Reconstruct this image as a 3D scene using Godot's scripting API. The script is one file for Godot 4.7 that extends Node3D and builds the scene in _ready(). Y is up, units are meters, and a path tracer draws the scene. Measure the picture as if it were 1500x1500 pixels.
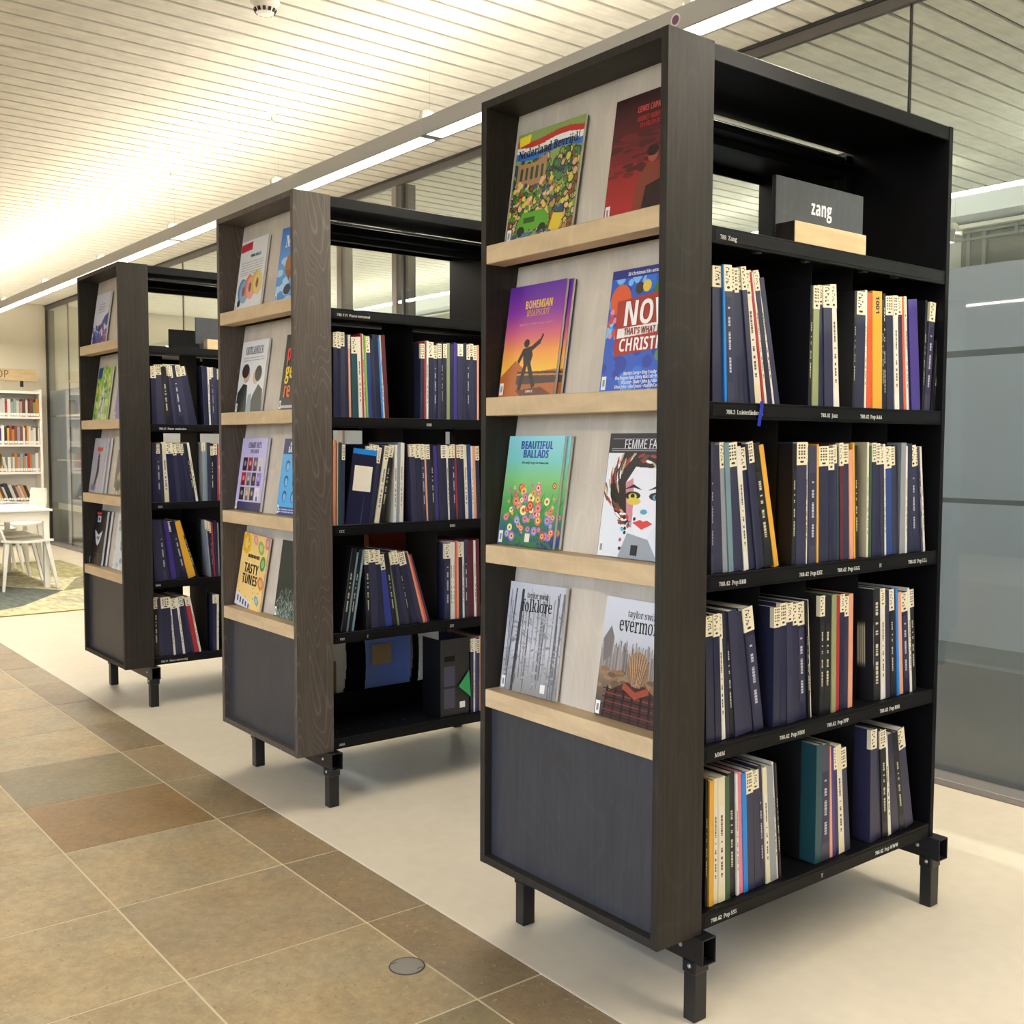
extends Node3D
# A library corner: three dark double-sided sheet-music bookcases on a white poured floor beside natural stone paving,
# under a slatted ceiling with a hanging linear lamp, in front of a glass partition. Metres, y up.
# x runs along a bookcase (away from the camera), z along the row of bookcases (towards the camera).

const DEEP := 0.666        # bookcase depth (z)
const LONG := 1.152        # bookcase length (x)
const TALL := 2.239
const FOOT := 0.209        # underside of the wooden end box
const BOX := 0.149         # depth of the wooden end box
const SHELF := [1.836, 1.443, 1.046, 0.645, 0.25]
const LEDGE := [1.866, 1.470, 1.080, 0.690]
const CASE_X := [0.0, 0.041, 0.050]
const CASE_Z := [0.0, -1.828, -3.723]
const CASE_NAME := ["zang", "middle", "rear"]
const GLASS := 2.31
const CEIL := 3.2
const FAR := -12.95
const NEAR := 6.0
const WEST := -6.5
const EAST := 6.0

var M := {}
var taken := {}
var boxes := {}
var rng := RandomNumberGenerator.new()
var fonts := {}

func _ready() -> void:
	rng.seed = 7
	view_and_light()
	make_materials()
	build_room()
	build_partition()
	build_lamp(0.945, [-12.7, -10.66, -7.66, -4.62, -1.62, 1.40, 4.40], "long grey hanging lamp profile with white strips above the bookcases", 1.0)
	build_lamp(-3.3, [-12.7, -6.7, -0.7, 5.3], "twin hanging lamp profile over the stone paving", 0.5)
	build_lamp(4.9, [-12.7, -6.9, -1.4], "hanging lamp profile in the room behind the glass partition", 0.9, 0.6)
	build_lamp(4.9, [-0.7, 5.3], "unseen lamp profile added behind the glass partition to brighten the ceiling", 0.98, 1.3)  # added lamp out of view, brightens the ceiling behind the glass
	build_ceiling_things()
	for c in 3:
		build_bookcase(c)
	build_signs()
	build_display()
	build_songbooks()
	build_folders()
	build_reading_corner()

# ------------------------------------------------------------------ camera, sky, exposure
func view_and_light() -> void:
	var cam := Camera3D.new()
	cam.name = "camera"
	cam.position = Vector3(-1.6905, 1.3434, 2.2752)
	cam.rotation_order = EULER_ORDER_YXZ
	cam.rotation = Vector3(-0.0625, -0.6688, 0.0039)
	cam.fov = 51.595
	cam.near = 0.05
	cam.far = 80.0
	add_child(cam)
	var e := Environment.new()
	var sky := Sky.new()
	var sm := ProceduralSkyMaterial.new()
	sm.sky_top_color = Color(0.62, 0.74, 0.92)
	sm.sky_horizon_color = Color(0.86, 0.90, 0.95)
	sm.ground_horizon_color = Color(0.62, 0.62, 0.60)
	sm.ground_bottom_color = Color(0.42, 0.42, 0.40)
	sm.sky_energy_multiplier = 1.0
	sky.sky_material = sm
	e.background_mode = Environment.BG_SKY
	e.sky = sky
	e.background_energy_multiplier = SKY_ENERGY
	e.tonemap_mode = Environment.TONE_MAPPER_LINEAR
	e.tonemap_exposure = EXPOSURE
	e.sdfgi_enabled = true
	e.ssao_enabled = true
	e.ssil_enabled = true
	var we := WorldEnvironment.new()
	we.name = "surroundings"
	we.environment = e
	add_child(we)

const SKY_ENERGY := 14.0
const EXPOSURE := 1.2
const DOWN := 1.9         # one metre of the lamp's lower face
const UP := 0.52           # one metre of the lamp's upper face
const DOWN_COLOR := Color(1.0, 0.965, 0.905)
const UP_COLOR := Color(1.0, 0.955, 0.87)

func area(called: String, at: Vector3, size: Vector2, dir: Vector3, energy: float, col: Color, parent: Node = self) -> void:
	var l := AreaLight3D.new()
	l.name = called
	l.area_size = size
	l.light_energy = energy
	l.light_color = col
	l.shadow_enabled = true
	l.set("area_range", 30.0)
	l.set("area_attenuation", 2.0)
	parent.add_child(l, true)
	var z := -dir.normalized()
	var xx := Vector3(1, 0, 0)
	if absf(z.x) > 0.9:
		xx = Vector3(0, 0, 1)
	var y := z.cross(xx).normalized()
	l.transform = Transform3D(Basis(y.cross(z), y, z), at)

# ------------------------------------------------------------------ naming and nodes
func numbered(called: String) -> String:
	if not taken.has(called):
		taken[called] = 0
		return called
	taken[called] += 1
	return "%s_%03d" % [called, taken[called]]

func tag(o: Node, label: String, category: String, group := "") -> void:
	o.set_meta("label", label)
	o.set_meta("category", category)
	if group:
		o.set_meta("group", group)

func thing(called: String, label: String, category: String, at := Vector3.ZERO, group := "") -> Node3D:
	var o := Node3D.new()
	o.name = numbered(called)
	add_child(o)
	o.position = at
	tag(o, label, category, group)
	return o

func struct(called: String, at := Vector3.ZERO) -> Node3D:
	var o := Node3D.new()
	o.name = called
	add_child(o)
	o.position = at
	o.set_meta("kind", "structure")
	o.set_meta("label", called.replace("_", " "))
	return o

func put(parent: Node, called: String, mesh: Mesh, m: Material, at := Vector3.ZERO, b := Basis.IDENTITY) -> MeshInstance3D:
	var o := MeshInstance3D.new()
	o.name = called
	o.mesh = mesh
	o.material_override = m
	parent.add_child(o, true)
	o.transform = Transform3D(b, at)
	return o

func slab(parent: Node, called: String, lo: Vector3, hi: Vector3, m: Material, bev := 0.0015) -> MeshInstance3D:
	return put(parent, called, bb(hi - lo, bev), m, (lo + hi) / 2)

# ------------------------------------------------------------------ meshes
func tri(st: SurfaceTool, a: Vector3, b: Vector3, c: Vector3, n: Vector3, ua := Vector2.ZERO, ub := Vector2.ZERO, uc := Vector2.ZERO) -> void:
	if (b - a).cross(c - a).dot(n) > 0:
		var t := b
		b = c
		c = t
		var w := ub
		ub = uc
		uc = w
	for k in 3:
		st.set_normal(n)
		st.set_uv([ua, ub, uc][k])
		st.add_vertex([a, b, c][k])

func quad(st: SurfaceTool, a: Vector3, b: Vector3, c: Vector3, d: Vector3, n: Vector3, uv := PackedVector2Array([Vector2(0, 1), Vector2(1, 1), Vector2(1, 0), Vector2(0, 0)])) -> void:
	tri(st, a, b, c, n, uv[0], uv[1], uv[2])
	tri(st, a, c, d, n, uv[0], uv[2], uv[3])

func begin() -> SurfaceTool:
	var st := SurfaceTool.new()
	st.begin(Mesh.PRIMITIVE_TRIANGLES)
	return st

# chamfered box into a SurfaceTool; basis and origin place it
func add_bb(st: SurfaceTool, size: Vector3, bev: float, at := Vector3.ZERO, bs := Basis.IDENTITY) -> void:
	var h := size / 2
	var e := minf(bev, minf(h.x, minf(h.y, h.z)) * 0.6)
	for ax in 3:
		for s in [-1.0, 1.0]:
			var u: int = (ax + 1) % 3
			var v: int = (ax + 2) % 3
			var p := []
			for q in [[-1, -1], [1, -1], [1, 1], [-1, 1]]:
				var w := Vector3.ZERO
				w[ax] = s * h[ax]
				w[u] = q[0] * (h[u] - e)
				w[v] = q[1] * (h[v] - e)
				p.append(at + bs * w)
			var n := Vector3.ZERO
			n[ax] = s
			quad(st, p[0], p[1], p[2], p[3], bs * n)
	if e <= 0.0:
		return
	for ax in 3:
		var u: int = (ax + 1) % 3
		var v: int = (ax + 2) % 3
		for su in [-1.0, 1.0]:
			for sv in [-1.0, 1.0]:
				var p := []
				for q in [[-1, 0], [1, 0], [1, 1], [-1, 1]]:
					var w := Vector3.ZERO
					w[ax] = q[0] * (h[ax] - e)
					w[u] = su * (h[u] - (e if q[1] else 0.0))
					w[v] = sv * (h[v] - (0.0 if q[1] else e))
					p.append(at + bs * w)
				var n := Vector3.ZERO
				n[u] = su
				n[v] = sv
				quad(st, p[0], p[1], p[2], p[3], (bs * n).normalized())
	for sx in [-1.0, 1.0]:
		for sy in [-1.0, 1.0]:
			for sz in [-1.0, 1.0]:
				var s := Vector3(sx, sy, sz)
				var a := Vector3(h.x, h.y - e, h.z - e) * s
				var b := Vector3(h.x - e, h.y, h.z - e) * s
				var c := Vector3(h.x - e, h.y - e, h.z) * s
				tri(st, at + bs * a, at + bs * b, at + bs * c, (bs * s).normalized())

func bb(size: Vector3, bev := 0.0015) -> ArrayMesh:
	var key := "%.5f %.5f %.5f %.5f" % [size.x, size.y, size.z, bev]
	if not boxes.has(key):
		var st := begin()
		add_bb(st, size, bev)
		boxes[key] = st.commit()
	return boxes[key]

# turned shape round y: profile of (radius, height), flat-shaded rings with smooth sides
func lathe(profile: Array, seg := 20) -> ArrayMesh:
	var st := begin()
	for k in profile.size() - 1:
		var p: Vector2 = profile[k]
		var q: Vector2 = profile[k + 1]
		var d := q - p
		for i in seg:
			var a0 := TAU * i / seg
			var a1 := TAU * (i + 1) / seg
			var c0 := Vector3(cos(a0), 0, sin(a0))
			var c1 := Vector3(cos(a1), 0, sin(a1))
			var n := ((c0 + c1).normalized() * d.y + Vector3(0, -d.x, 0)).normalized()
			quad(st, c0 * p.x + Vector3(0, p.y, 0), c1 * p.x + Vector3(0, p.y, 0), c1 * q.x + Vector3(0, q.y, 0), c0 * q.x + Vector3(0, q.y, 0), n)
	return st.commit()

# bar between two points with a square or oblong section that may taper
func add_bar(st: SurfaceTool, a: Vector3, b: Vector3, wa: Vector2, wb: Vector2) -> void:
	var y := (b - a).normalized()
	var x := Vector3.RIGHT if absf(y.x) < 0.8 else Vector3.FORWARD
	var z := x.cross(y).normalized()
	x = y.cross(z).normalized()
	var p := []
	for e in [[a, wa], [b, wb]]:
		for q in [[-1, -1], [1, -1], [1, 1], [-1, 1]]:
			p.append(e[0] + x * q[0] * e[1].x / 2 + z * q[1] * e[1].y / 2)
	for k in 4:
		var l := (k + 1) % 4
		var n: Vector3 = (p[l] - p[k]).cross(p[k + 4] - p[k]).normalized()
		if n.dot((p[k] + p[l]) / 2 - a) < 0:
			n = -n
		quad(st, p[k], p[l], p[l + 4], p[k + 4], n)
	quad(st, p[0], p[1], p[2], p[3], -y)
	quad(st, p[4], p[5], p[6], p[7], y)

func face(family: String, weight := 400) -> Font:
	var key := family + str(weight)
	if not fonts.has(key):
		var f := SystemFont.new()
		f.font_names = PackedStringArray([family])
		f.font_weight = weight
		fonts[key] = f
	return fonts[key]

# raised lettering: centre at "at", letters "high" metres tall (cap height roughly)
func letters(parent: Node, called: String, words: String, high: float, m: Material, at: Vector3, b := Basis.IDENTITY, family := "Droid Sans", weight := 400, align := HORIZONTAL_ALIGNMENT_CENTER, squeeze := 1.0) -> MeshInstance3D:
	var t := TextMesh.new()
	t.text = words
	t.font = face(family, weight)
	t.font_size = 32
	t.pixel_size = high / 23.0
	t.depth = 0.0004
	t.curve_step = 2.0
	t.horizontal_alignment = align
	var o := put(parent, called, t, m, at, b * Basis.from_scale(Vector3(squeeze, 1, 1)))
	return o

# ------------------------------------------------------------------ materials and textures
func mat(called: String, c: Color, rough := 0.6, metal := 0.0) -> StandardMaterial3D:
	var m := StandardMaterial3D.new()
	m.resource_name = called
	m.albedo_color = c
	m.roughness = rough
	m.metallic = metal
	M[called] = m
	return m

func hexm(called: String, h: String, rough := 0.6, metal := 0.0) -> StandardMaterial3D:
	return mat(called, Color(h), rough, metal)

func noise(sd: int, freq: float, oct := 3) -> FastNoiseLite:
	var n := FastNoiseLite.new()
	n.seed = sd
	n.frequency = freq
	n.fractal_octaves = oct
	n.noise_type = FastNoiseLite.TYPE_SIMPLEX_SMOOTH
	return n

func picture(w: int, h: int, f: Callable) -> ImageTexture:
	var d := PackedByteArray()
	d.resize(w * h * 3)
	var k := 0
	for y in h:
		for x in w:
			var c: Color = f.call(float(x) / w, float(y) / h)
			d[k] = int(clampf(c.r, 0, 1) * 255)
			d[k + 1] = int(clampf(c.g, 0, 1) * 255)
			d[k + 2] = int(clampf(c.b, 0, 1) * 255)
			k += 3
	return ImageTexture.create_from_image(Image.create_from_data(w, h, false, Image.FORMAT_RGB8, d))

# veneer with grain running up the picture: fine streaks, some cathedral arches and pale scratches
func veneer(sd: int, streak: float, arch: float) -> ImageTexture:
	var a := noise(sd, 1.0, 2)
	var b := noise(sd + 1, 1.0, 2)
	return picture(256, 384, func(u, v):
		var s := a.get_noise_2d(u * 46, v * 2.2) * 0.6 + a.get_noise_2d(u * 120, v * 5 + 9) * 0.4
		var r := absf(fmod(absf(b.get_noise_2d(u * 1.7, v * 0.9) * 7.0 + u * 2.0 + 20.0), 1.0) - 0.5) * 2.0
		var g := 0.80 + streak * s + arch * (pow(r, 9.0) - 0.06) + 0.05 * b.get_noise_2d(u * 6 + 5, v * 5)
		return Color(g, g, g))

func scratched(t: ImageTexture) -> ImageTexture:   # pale scuffs on the kick panels
	var im := t.get_image()
	var r := RandomNumberGenerator.new()
	r.seed = 19
	for k in 90:
		var p := Vector2(r.randf(), r.randf())
		var g := r.randf_range(0.86, 1.0)
		stroke(im, p, p + Vector2(r.randf_range(-0.02, 0.02), r.randf_range(-0.03, 0.03)), r.randf_range(0.002, 0.004), Color(g, g, g))
	return ImageTexture.create_from_image(im)

func wear(m: StandardMaterial3D, t: Texture2D, scale: Vector3, world := true) -> void:
	m.albedo_texture = t
	m.uv1_triplanar = true
	m.uv1_world_triplanar = world
	m.uv1_triplanar_sharpness = 8.0
	m.uv1_scale = scale

func make_materials() -> void:
	# stained birch of the end boxes, raw birch of the display boards
	var grain := veneer(11, 0.14, 0.10)
	wear(hexm("stained_wood", "3f3a34", 0.5), grain, Vector3(1.6, 0.7, 1.6))
	wear(hexm("stained_wood_grainy", "675c52", 0.55), veneer(23, 0.10, 0.30), Vector3(4.0, 1.15, 4.0))
	wear(hexm("stained_sky_tint", "45484f", 0.38), scratched(veneer(17, 0.10, 0.08)), Vector3(1.2, 0.9, 1.2))  # bluish daylight on the kick panels is put into this colour
	M.stained_wood.metallic_specular = 0.32
	var pale := veneer(31, 0.022, 0.03)
	wear(hexm("birch", "f4e6d0", 0.5), pale, Vector3(1.5, 0.8, 1.5))
	wear(hexm("ledge_wood", "f8d8a8", 0.5), pale, Vector3(0.7, 3.0, 0.7))
	wear(hexm("block_wood", "f6d9a6", 0.6), pale, Vector3(0.6, 6.0, 0.6))
	# metal
	hexm("black_metal", "0c0c0e", 0.45)
	M.black_metal.metallic_specular = 0.25
	hexm("black_plate", "0a0a0c", 0.6)
	hexm("black_leg", "131316", 0.35)
	hexm("label_strip", "0b0b0c", 0.5).metallic_specular = 0.3
	hexm("bolt", "c9c9cb", 0.3, 0.9)
	hexm("clip", "3a3a3c", 0.4)
	hexm("steel", "b9b4aa", 0.38, 0.7)
	hexm("print_white", "e8e6e0", 0.7)
	hexm("print_grey", "8c8c8a", 0.7)
	hexm("blue_tag", "1d2fb0", 0.4)
	# floors
	var cast := noise(41, 1.0, 4)
	wear(hexm("poured_floor", "f0e4cd", 0.32), picture(256, 256, func(u, v):
		var g: float = 0.93 + 0.025 * cast.get_noise_2d(u * 5, v * 5) + 0.02 * cast.get_noise_2d(u * 40, v * 40)
		return Color(g, g, g)), Vector3(0.35, 0.35, 0.35))
	hexm("grout", "d2c5a8", 0.9)
	hexm("sealant", "e4dccd", 0.6)
	var st := stone_picture(0)
	var chipped := stone_picture(260)
	var tones := ["d8c195", "d0b98f", "cab28b", "d5bd91", "c3ae87", "ae9a76", "b5905e", "ae9d78", "bda680", "b29b78", "b7a07d", "aa9473"]
	for k in tones.size():
		var m := hexm("stone_%d" % k, tones[k], 0.55)
		wear(m, st if k < 8 else chipped, Vector3(0.85, 0.85, 0.85))
		m.uv1_offset = Vector3(0.37 * k, 0, 0.61 * k)
	# ceiling
	var pl := noise(51, 1.0, 3)
	wear(hexm("plank", "eae5da", 0.65), picture(256, 256, func(u, v):
		var g: float = 0.93 + 0.05 * pl.get_noise_2d(u * 5, v * 60) + 0.05 * pl.get_noise_2d(u * 9, v * 9 + 4)
		return Color(g, g, g * 0.995)), Vector3(0.8, 0.8, 0.8))
	hexm("ceiling_void", "3a352e", 0.95)
	# walls
	hexm("wall_paint", "d8cfbd", 0.8)
	hexm("wall_dark", "55524c", 0.85)
	hexm("wall_cool", "ccd2d2", 0.8)
	hexm("dado", "2b3238", 0.8)
	hexm("office_carpet", "3a4046", 0.95)
	hexm("white_paint", "eeeae0", 0.5)
	hexm("bulkhead", "e3e8ec", 0.7)
	hexm("frame_black", "1b1a1c", 0.45)
	hexm("frame_grey", "4b4744", 0.45)
	hexm("frame_edge", "77706a", 0.5)
	hexm("sill_metal", "7d7876", 0.5)
	hexm("blind", "5f6766", 0.8)
	hexm("blind_bar", "7c8583", 0.6)
	var g := mat("glass", Color(0.86, 0.94, 0.92, 0.02), 0.02)
	g.transparency = BaseMaterial3D.TRANSPARENCY_ALPHA
	var fm := mat("frost", Color(0.42, 0.47, 0.515, 0.97), 0.5)
	fm.transparency = BaseMaterial3D.TRANSPARENCY_ALPHA
	fm.backlight_enabled = true
	fm.backlight = Color(0.30, 0.35, 0.37)
	var fd := mat("frost_low", Color(0.26, 0.29, 0.31, 0.95), 0.4)
	fd.transparency = BaseMaterial3D.TRANSPARENCY_ALPHA
	# lamp
	hexm("lamp_body", "b9b8b6", 0.45)
	var d := mat("lamp_diffuser", Color(0.95, 0.95, 0.93), 0.6)
	d.emission_enabled = true
	d.emission = DOWN_COLOR
	d.emission_energy_multiplier = 1.6
	hexm("white_plastic", "efebe2", 0.4)
	hexm("dark_slot", "2a2724", 0.7)
	hexm("red_glass", "c22a1e", 0.2)
	hexm("sticker_purple", "7a4a78", 0.5)
	# paper
	hexm("paper", "e2dac6", 0.9)
	hexm("paper_white", "e9e6df", 0.8)
	var cols := {"n": "262840", "m": "3c3c50", "k": "17171b", "b": "1f7fd0", "c": "d8cfae", "w": "dcd8cf", "r": "a82a30", "R": "5b1f2c", "o": "8d9468", "e": "d8552e", "y": "d9a233", "v": "8ba4bd",
		"p": "40307c", "a": "8b8f96", "t": "6f8a93", "T": "22494f", "S": "d99a7c", "G": "39583c", "g": "86b23c", "s": "25417e", "u": "2f3a86", "P": "d9788c", "B": "2747a8", "N": "101014"}
	for k in cols:
		hexm("cover_" + k, cols[k], 0.34)
	hexm("cover_n2", "22233e", 0.3)
	hexm("cover_n3", "2e2e48", 0.4)
	for k in 5:
		var m := mat("spine_label_%d" % k, Color.WHITE, 0.5)
		m.albedo_texture = label_picture(k)
	for k in 3:
		var m := mat("spine_print_%d" % k, Color.WHITE, 0.5)
		m.albedo_texture = spine_picture(k)

func stone_picture(chips: int) -> ImageTexture:
	var a := noise(61, 1.0, 4)
	var t := picture(512, 512, func(u, v):
		var g: float = 0.80 + 0.07 * a.get_noise_2d(u * 4, v * 4) + 0.06 * a.get_noise_2d(u * 26, v * 26) + 0.05 * a.get_noise_2d(u * 90, v * 90)
		var warm: float = 0.03 * a.get_noise_2d(u * 3 + 7, v * 3)
		return Color(g + warm, g, g - warm * 1.3))
	var im := t.get_image()
	var r := RandomNumberGenerator.new()
	r.seed = 5
	for k in 800:   # broken shells in the limestone
		var c := Vector2(r.randf(), r.randf())
		var rad := r.randf_range(0.002, 0.009)
		var a0 := r.randf() * TAU
		var lite := r.randf() < 0.7
		var prev := c + Vector2(cos(a0), sin(a0)) * rad
		for s in 4:
			var nx := c + Vector2(cos(a0 + (s + 1) * 0.45), sin(a0 + (s + 1) * 0.45)) * rad
			stroke(im, prev, nx, r.randf_range(0.0015, 0.0028), Color(0.91, 0.87, 0.78) if lite else Color(0.66, 0.60, 0.50))
			prev = nx
	for k in chips:   # chipped, pale worn spots on the cut row
		blob(im, Vector2(r.randf(), r.randf()), Vector2(r.randf_range(0.002, 0.008), r.randf_range(0.001, 0.004)), Color(0.98, 0.95, 0.88), r.randf() * 3.0)
	return ImageTexture.create_from_image(im)

func label_picture(k: int) -> ImageTexture:   # cream sticker with notes and a call number
	var im := Image.create(32, 96, false, Image.FORMAT_RGB8)
	im.fill(Color("e3d9bd"))
	var r := RandomNumberGenerator.new()
	r.seed = 90 + k
	for s in 5:
		var y := 8 + s * 13 + r.randi_range(-2, 2)
		if k < 3:
			im.fill_rect(Rect2i(r.randi_range(5, 12), y, r.randi_range(6, 14), 3), Color("3a352c"))
			im.fill_rect(Rect2i(r.randi_range(6, 20), y + 3, 4, 6), Color("2a2620"))
		else:
			for q in 3:
				im.fill_rect(Rect2i(5 + q * 8, y, 5, 7), Color("37322a"))
	blob(im, Vector2(0.5, 0.86), Vector2(0.2, 0.05), Color("1f1c18"))
	return ImageTexture.create_from_image(im)

func spine_picture(k: int) -> ImageTexture:   # small unreadable line of print up a dark spine
	var im := Image.create(16, 256, false, Image.FORMAT_RGB8)
	im.fill([Color("1a1a1e"), Color("2d2d48"), Color("d9d3c2")][k])
	var ink: Color = [Color("c9c4a8"), Color("b9b9c4"), Color("4a443a")][k]
	var r := RandomNumberGenerator.new()
	r.seed = 40 + k
	var y := 30
	while y < 236:
		var l := r.randi_range(3, 9)
		im.fill_rect(Rect2i(5, y, 6, l), ink)
		y += l + (2 if r.randf() < 0.75 else r.randi_range(8, 24))
	return ImageTexture.create_from_image(im)

# ------------------------------------------------------------------ printing on covers (0..1, y down)
func poly(im: Image, pts: PackedVector2Array, c: Color) -> void:
	var w := im.get_width()
	var h := im.get_height()
	var lo := 9.0
	var hi := -9.0
	for p in pts:
		lo = minf(lo, p.y)
		hi = maxf(hi, p.y)
	for y in range(maxi(0, int(lo * h)), mini(h, int(hi * h) + 1)):
		var yy := (y + 0.5) / h
		var xs := []
		for i in pts.size():
			var a := pts[i]
			var b := pts[(i + 1) % pts.size()]
			if (a.y <= yy) != (b.y <= yy):
				xs.append(a.x + (yy - a.y) / (b.y - a.y) * (b.x - a.x))
		xs.sort()
		for i in range(0, xs.size() - 1, 2):
			var x0 := clampi(int(round(xs[i] * w)), 0, w)
			var x1 := clampi(int(round(xs[i + 1] * w)), 0, w)
			if x1 > x0:
				im.fill_rect(Rect2i(x0, y, x1 - x0, 1), c)

func blob(im: Image, at: Vector2, r: Vector2, c: Color, turn := 0.0) -> void:
	var pts := PackedVector2Array()
	for k in 16:
		var p := Vector2(cos(TAU * k / 16) * r.x, sin(TAU * k / 16) * r.y).rotated(turn)
		pts.append(at + p)
	poly(im, pts, c)

func stroke(im: Image, a: Vector2, b: Vector2, w: float, c: Color) -> void:
	var n := (b - a).orthogonal().normalized() * w / 2
	poly(im, PackedVector2Array([a + n, b + n, b - n, a - n]), c)

func ink_blend(im: Image, stops: Array) -> void:   # stops: [y, colour] down the sheet
	var h := im.get_height()
	for y in h:
		var v := (y + 0.5) / h
		for k in stops.size() - 1:
			if v >= stops[k][0] and v <= stops[k + 1][0]:
				var c: Color = Color(stops[k][1]).lerp(Color(stops[k + 1][1]), (v - stops[k][0]) / (stops[k + 1][0] - stops[k][0]))
				im.fill_rect(Rect2i(0, y, im.get_width(), 1), c)

func rows(im: Image, x0: float, x1: float, y: float, step: float, n: int, high: float, c: Color, r: RandomNumberGenerator) -> void:   # lines of small print
	for k in n:
		var x := x0
		while x < x1:
			var l := r.randf_range(0.02, 0.07)
			poly(im, PackedVector2Array([Vector2(x, y), Vector2(minf(x + l, x1), y), Vector2(minf(x + l, x1), y + high), Vector2(x, y + high)]), c)
			x += l + 0.015
		y += step

# ------------------------------------------------------------------ the room
func build_room() -> void:
	# poured floor on both sides of the partition; a low sub-floor carries the stone paving
	var f := struct("floor")
	slab(f, "poured_screed", Vector3(0.004, -0.12, FAR), Vector3(EAST, 0, NEAR), M.poured_floor, 0.0)
	slab(f, "carpet_tiles", Vector3(4.1, 0, -4.9), Vector3(EAST, 0.006, NEAR), M.office_carpet, 0.0)
	slab(f, "grout_bed", Vector3(WEST, -0.12, FAR), Vector3(0.0, -0.0012, NEAR), M.grout, 0.0)
	slab(f, "sealant_line", Vector3(-0.004, -0.05, FAR), Vector3(0.004, 0.0008, NEAR), M.sealant, 0.0)
	# limestone paving: 525 mm squares, a narrow cut row along the poured floor
	var size := 0.525
	var r := RandomNumberGenerator.new()
	r.seed = 3
	for row in 8:
		var x1: float = -0.004 if row == 0 else -0.205 - size * (row - 1)
		var x0: float = -0.205 - size * row
		for k in range(-8, 25):
			var z1 := 0.267 - size * k
			var z0 := z1 - size
			if z0 < FAR or z1 > NEAR:
				continue
			var n: int = r.randi_range(0, 4)
			if row == 0:
				n = r.randi_range(8, 11)
			if row == 1 and k in [3, 4]:
				n = [6, 7][k - 3] if k == 3 else 7
			if row == 2 and k in [2, 3]:
				n = 3
			if k < 0 and row > 0:
				n = [4, 7, 5][r.randi() % 3]
			var gap := 0.0028
			slab(f, "stone_tile", Vector3(x0 + gap, -0.03, z0 + gap), Vector3(x1 - (gap if row else 0.0), r.randf_range(-0.0004, 0.0004), z1 - gap), M["stone_%d" % n], 0.0007)
	# walls with thickness
	var wf := struct("wall_far")
	slab(wf, "plaster", Vector3(WEST - 0.2, -0.12, FAR - 0.2), Vector3(EAST + 0.2, CEIL + 0.1, FAR), M.wall_paint, 0.0)
	var wb := struct("wall_back")
	slab(wb, "plaster", Vector3(WEST - 0.2, -0.12, NEAR), Vector3(EAST + 0.2, CEIL + 0.1, NEAR + 0.2), M.wall_paint, 0.0)
	var we := struct("wall_east")
	slab(we, "plaster", Vector3(EAST, -0.12, FAR), Vector3(EAST + 0.2, CEIL + 0.1, NEAR), M.wall_cool, 0.0)
	slab(we, "dado", Vector3(EAST - 0.02, 0, -5.0), Vector3(EAST, 2.3, NEAR), M.dado, 0.0)
	slab(we, "bulkhead", Vector3(EAST - 0.30, 3.02, FAR), Vector3(EAST, CEIL, NEAR), M.bulkhead, 0.004)
	slab(we, "ledge", Vector3(EAST - 0.12, 2.965, FAR), Vector3(EAST, 2.995, NEAR), M.white_paint, 0.004)
	# west wall: piers, sill and lintel with five tall windows to the open air
	var ww := struct("wall_west")
	slab(ww, "sill_wall", Vector3(WEST - 0.2, -0.12, FAR), Vector3(WEST, 0.5, NEAR), M.wall_dark, 0.0)
	slab(ww, "lintel", Vector3(WEST - 0.2, 2.9, FAR), Vector3(WEST, CEIL + 0.1, NEAR), M.wall_dark, 0.0)
	var z := FAR
	for k in 3:
		var e := z + (11.6 if k == 0 else 0.9)
		slab(ww, "pier", Vector3(WEST - 0.2, 0.5, z), Vector3(WEST, 2.9, e if k < 2 else NEAR), M.wall_dark, 0.0)
		if k < 2:
			var win := struct("window_%d" % (k + 2))
			for y in [0.5, 2.85]:
				slab(win, "frame_rail", Vector3(WEST - 0.12, y, e), Vector3(WEST - 0.06, y + 0.05, e + 2.7), M.frame_black)
			for zz in [e, e + 1.325, e + 2.65]:
				slab(win, "frame_stile", Vector3(WEST - 0.12, 0.55, zz), Vector3(WEST - 0.06, 2.85, zz + 0.05), M.frame_black)
			for zz in [e + 0.05, e + 1.375]:
				slab(win, "pane", Vector3(WEST - 0.094, 0.55, zz), Vector3(WEST - 0.086, 2.85, zz + 1.275), M.glass, 0.0)
		z = e + 2.7
	# slatted ceiling over both rooms: planks along x at 140 mm with shadow gaps
	var c := struct("ceiling")
	slab(c, "deck", Vector3(WEST - 0.2, CEIL + 0.05, FAR - 0.2), Vector3(EAST + 0.2, CEIL + 0.25, NEAR + 0.2), M.ceiling_void, 0.0)
	var k0 := -0.25
	while k0 < NEAR:
		k0 += 0.14
	while k0 - 0.14 > FAR:
		slab(c, "plank", Vector3(WEST, CEIL, k0 - 0.14 + 0.0105), Vector3(EAST - 0.3, CEIL + 0.016, k0 - 0.0105), M.plank, 0.002)
		k0 -= 0.14

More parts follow.
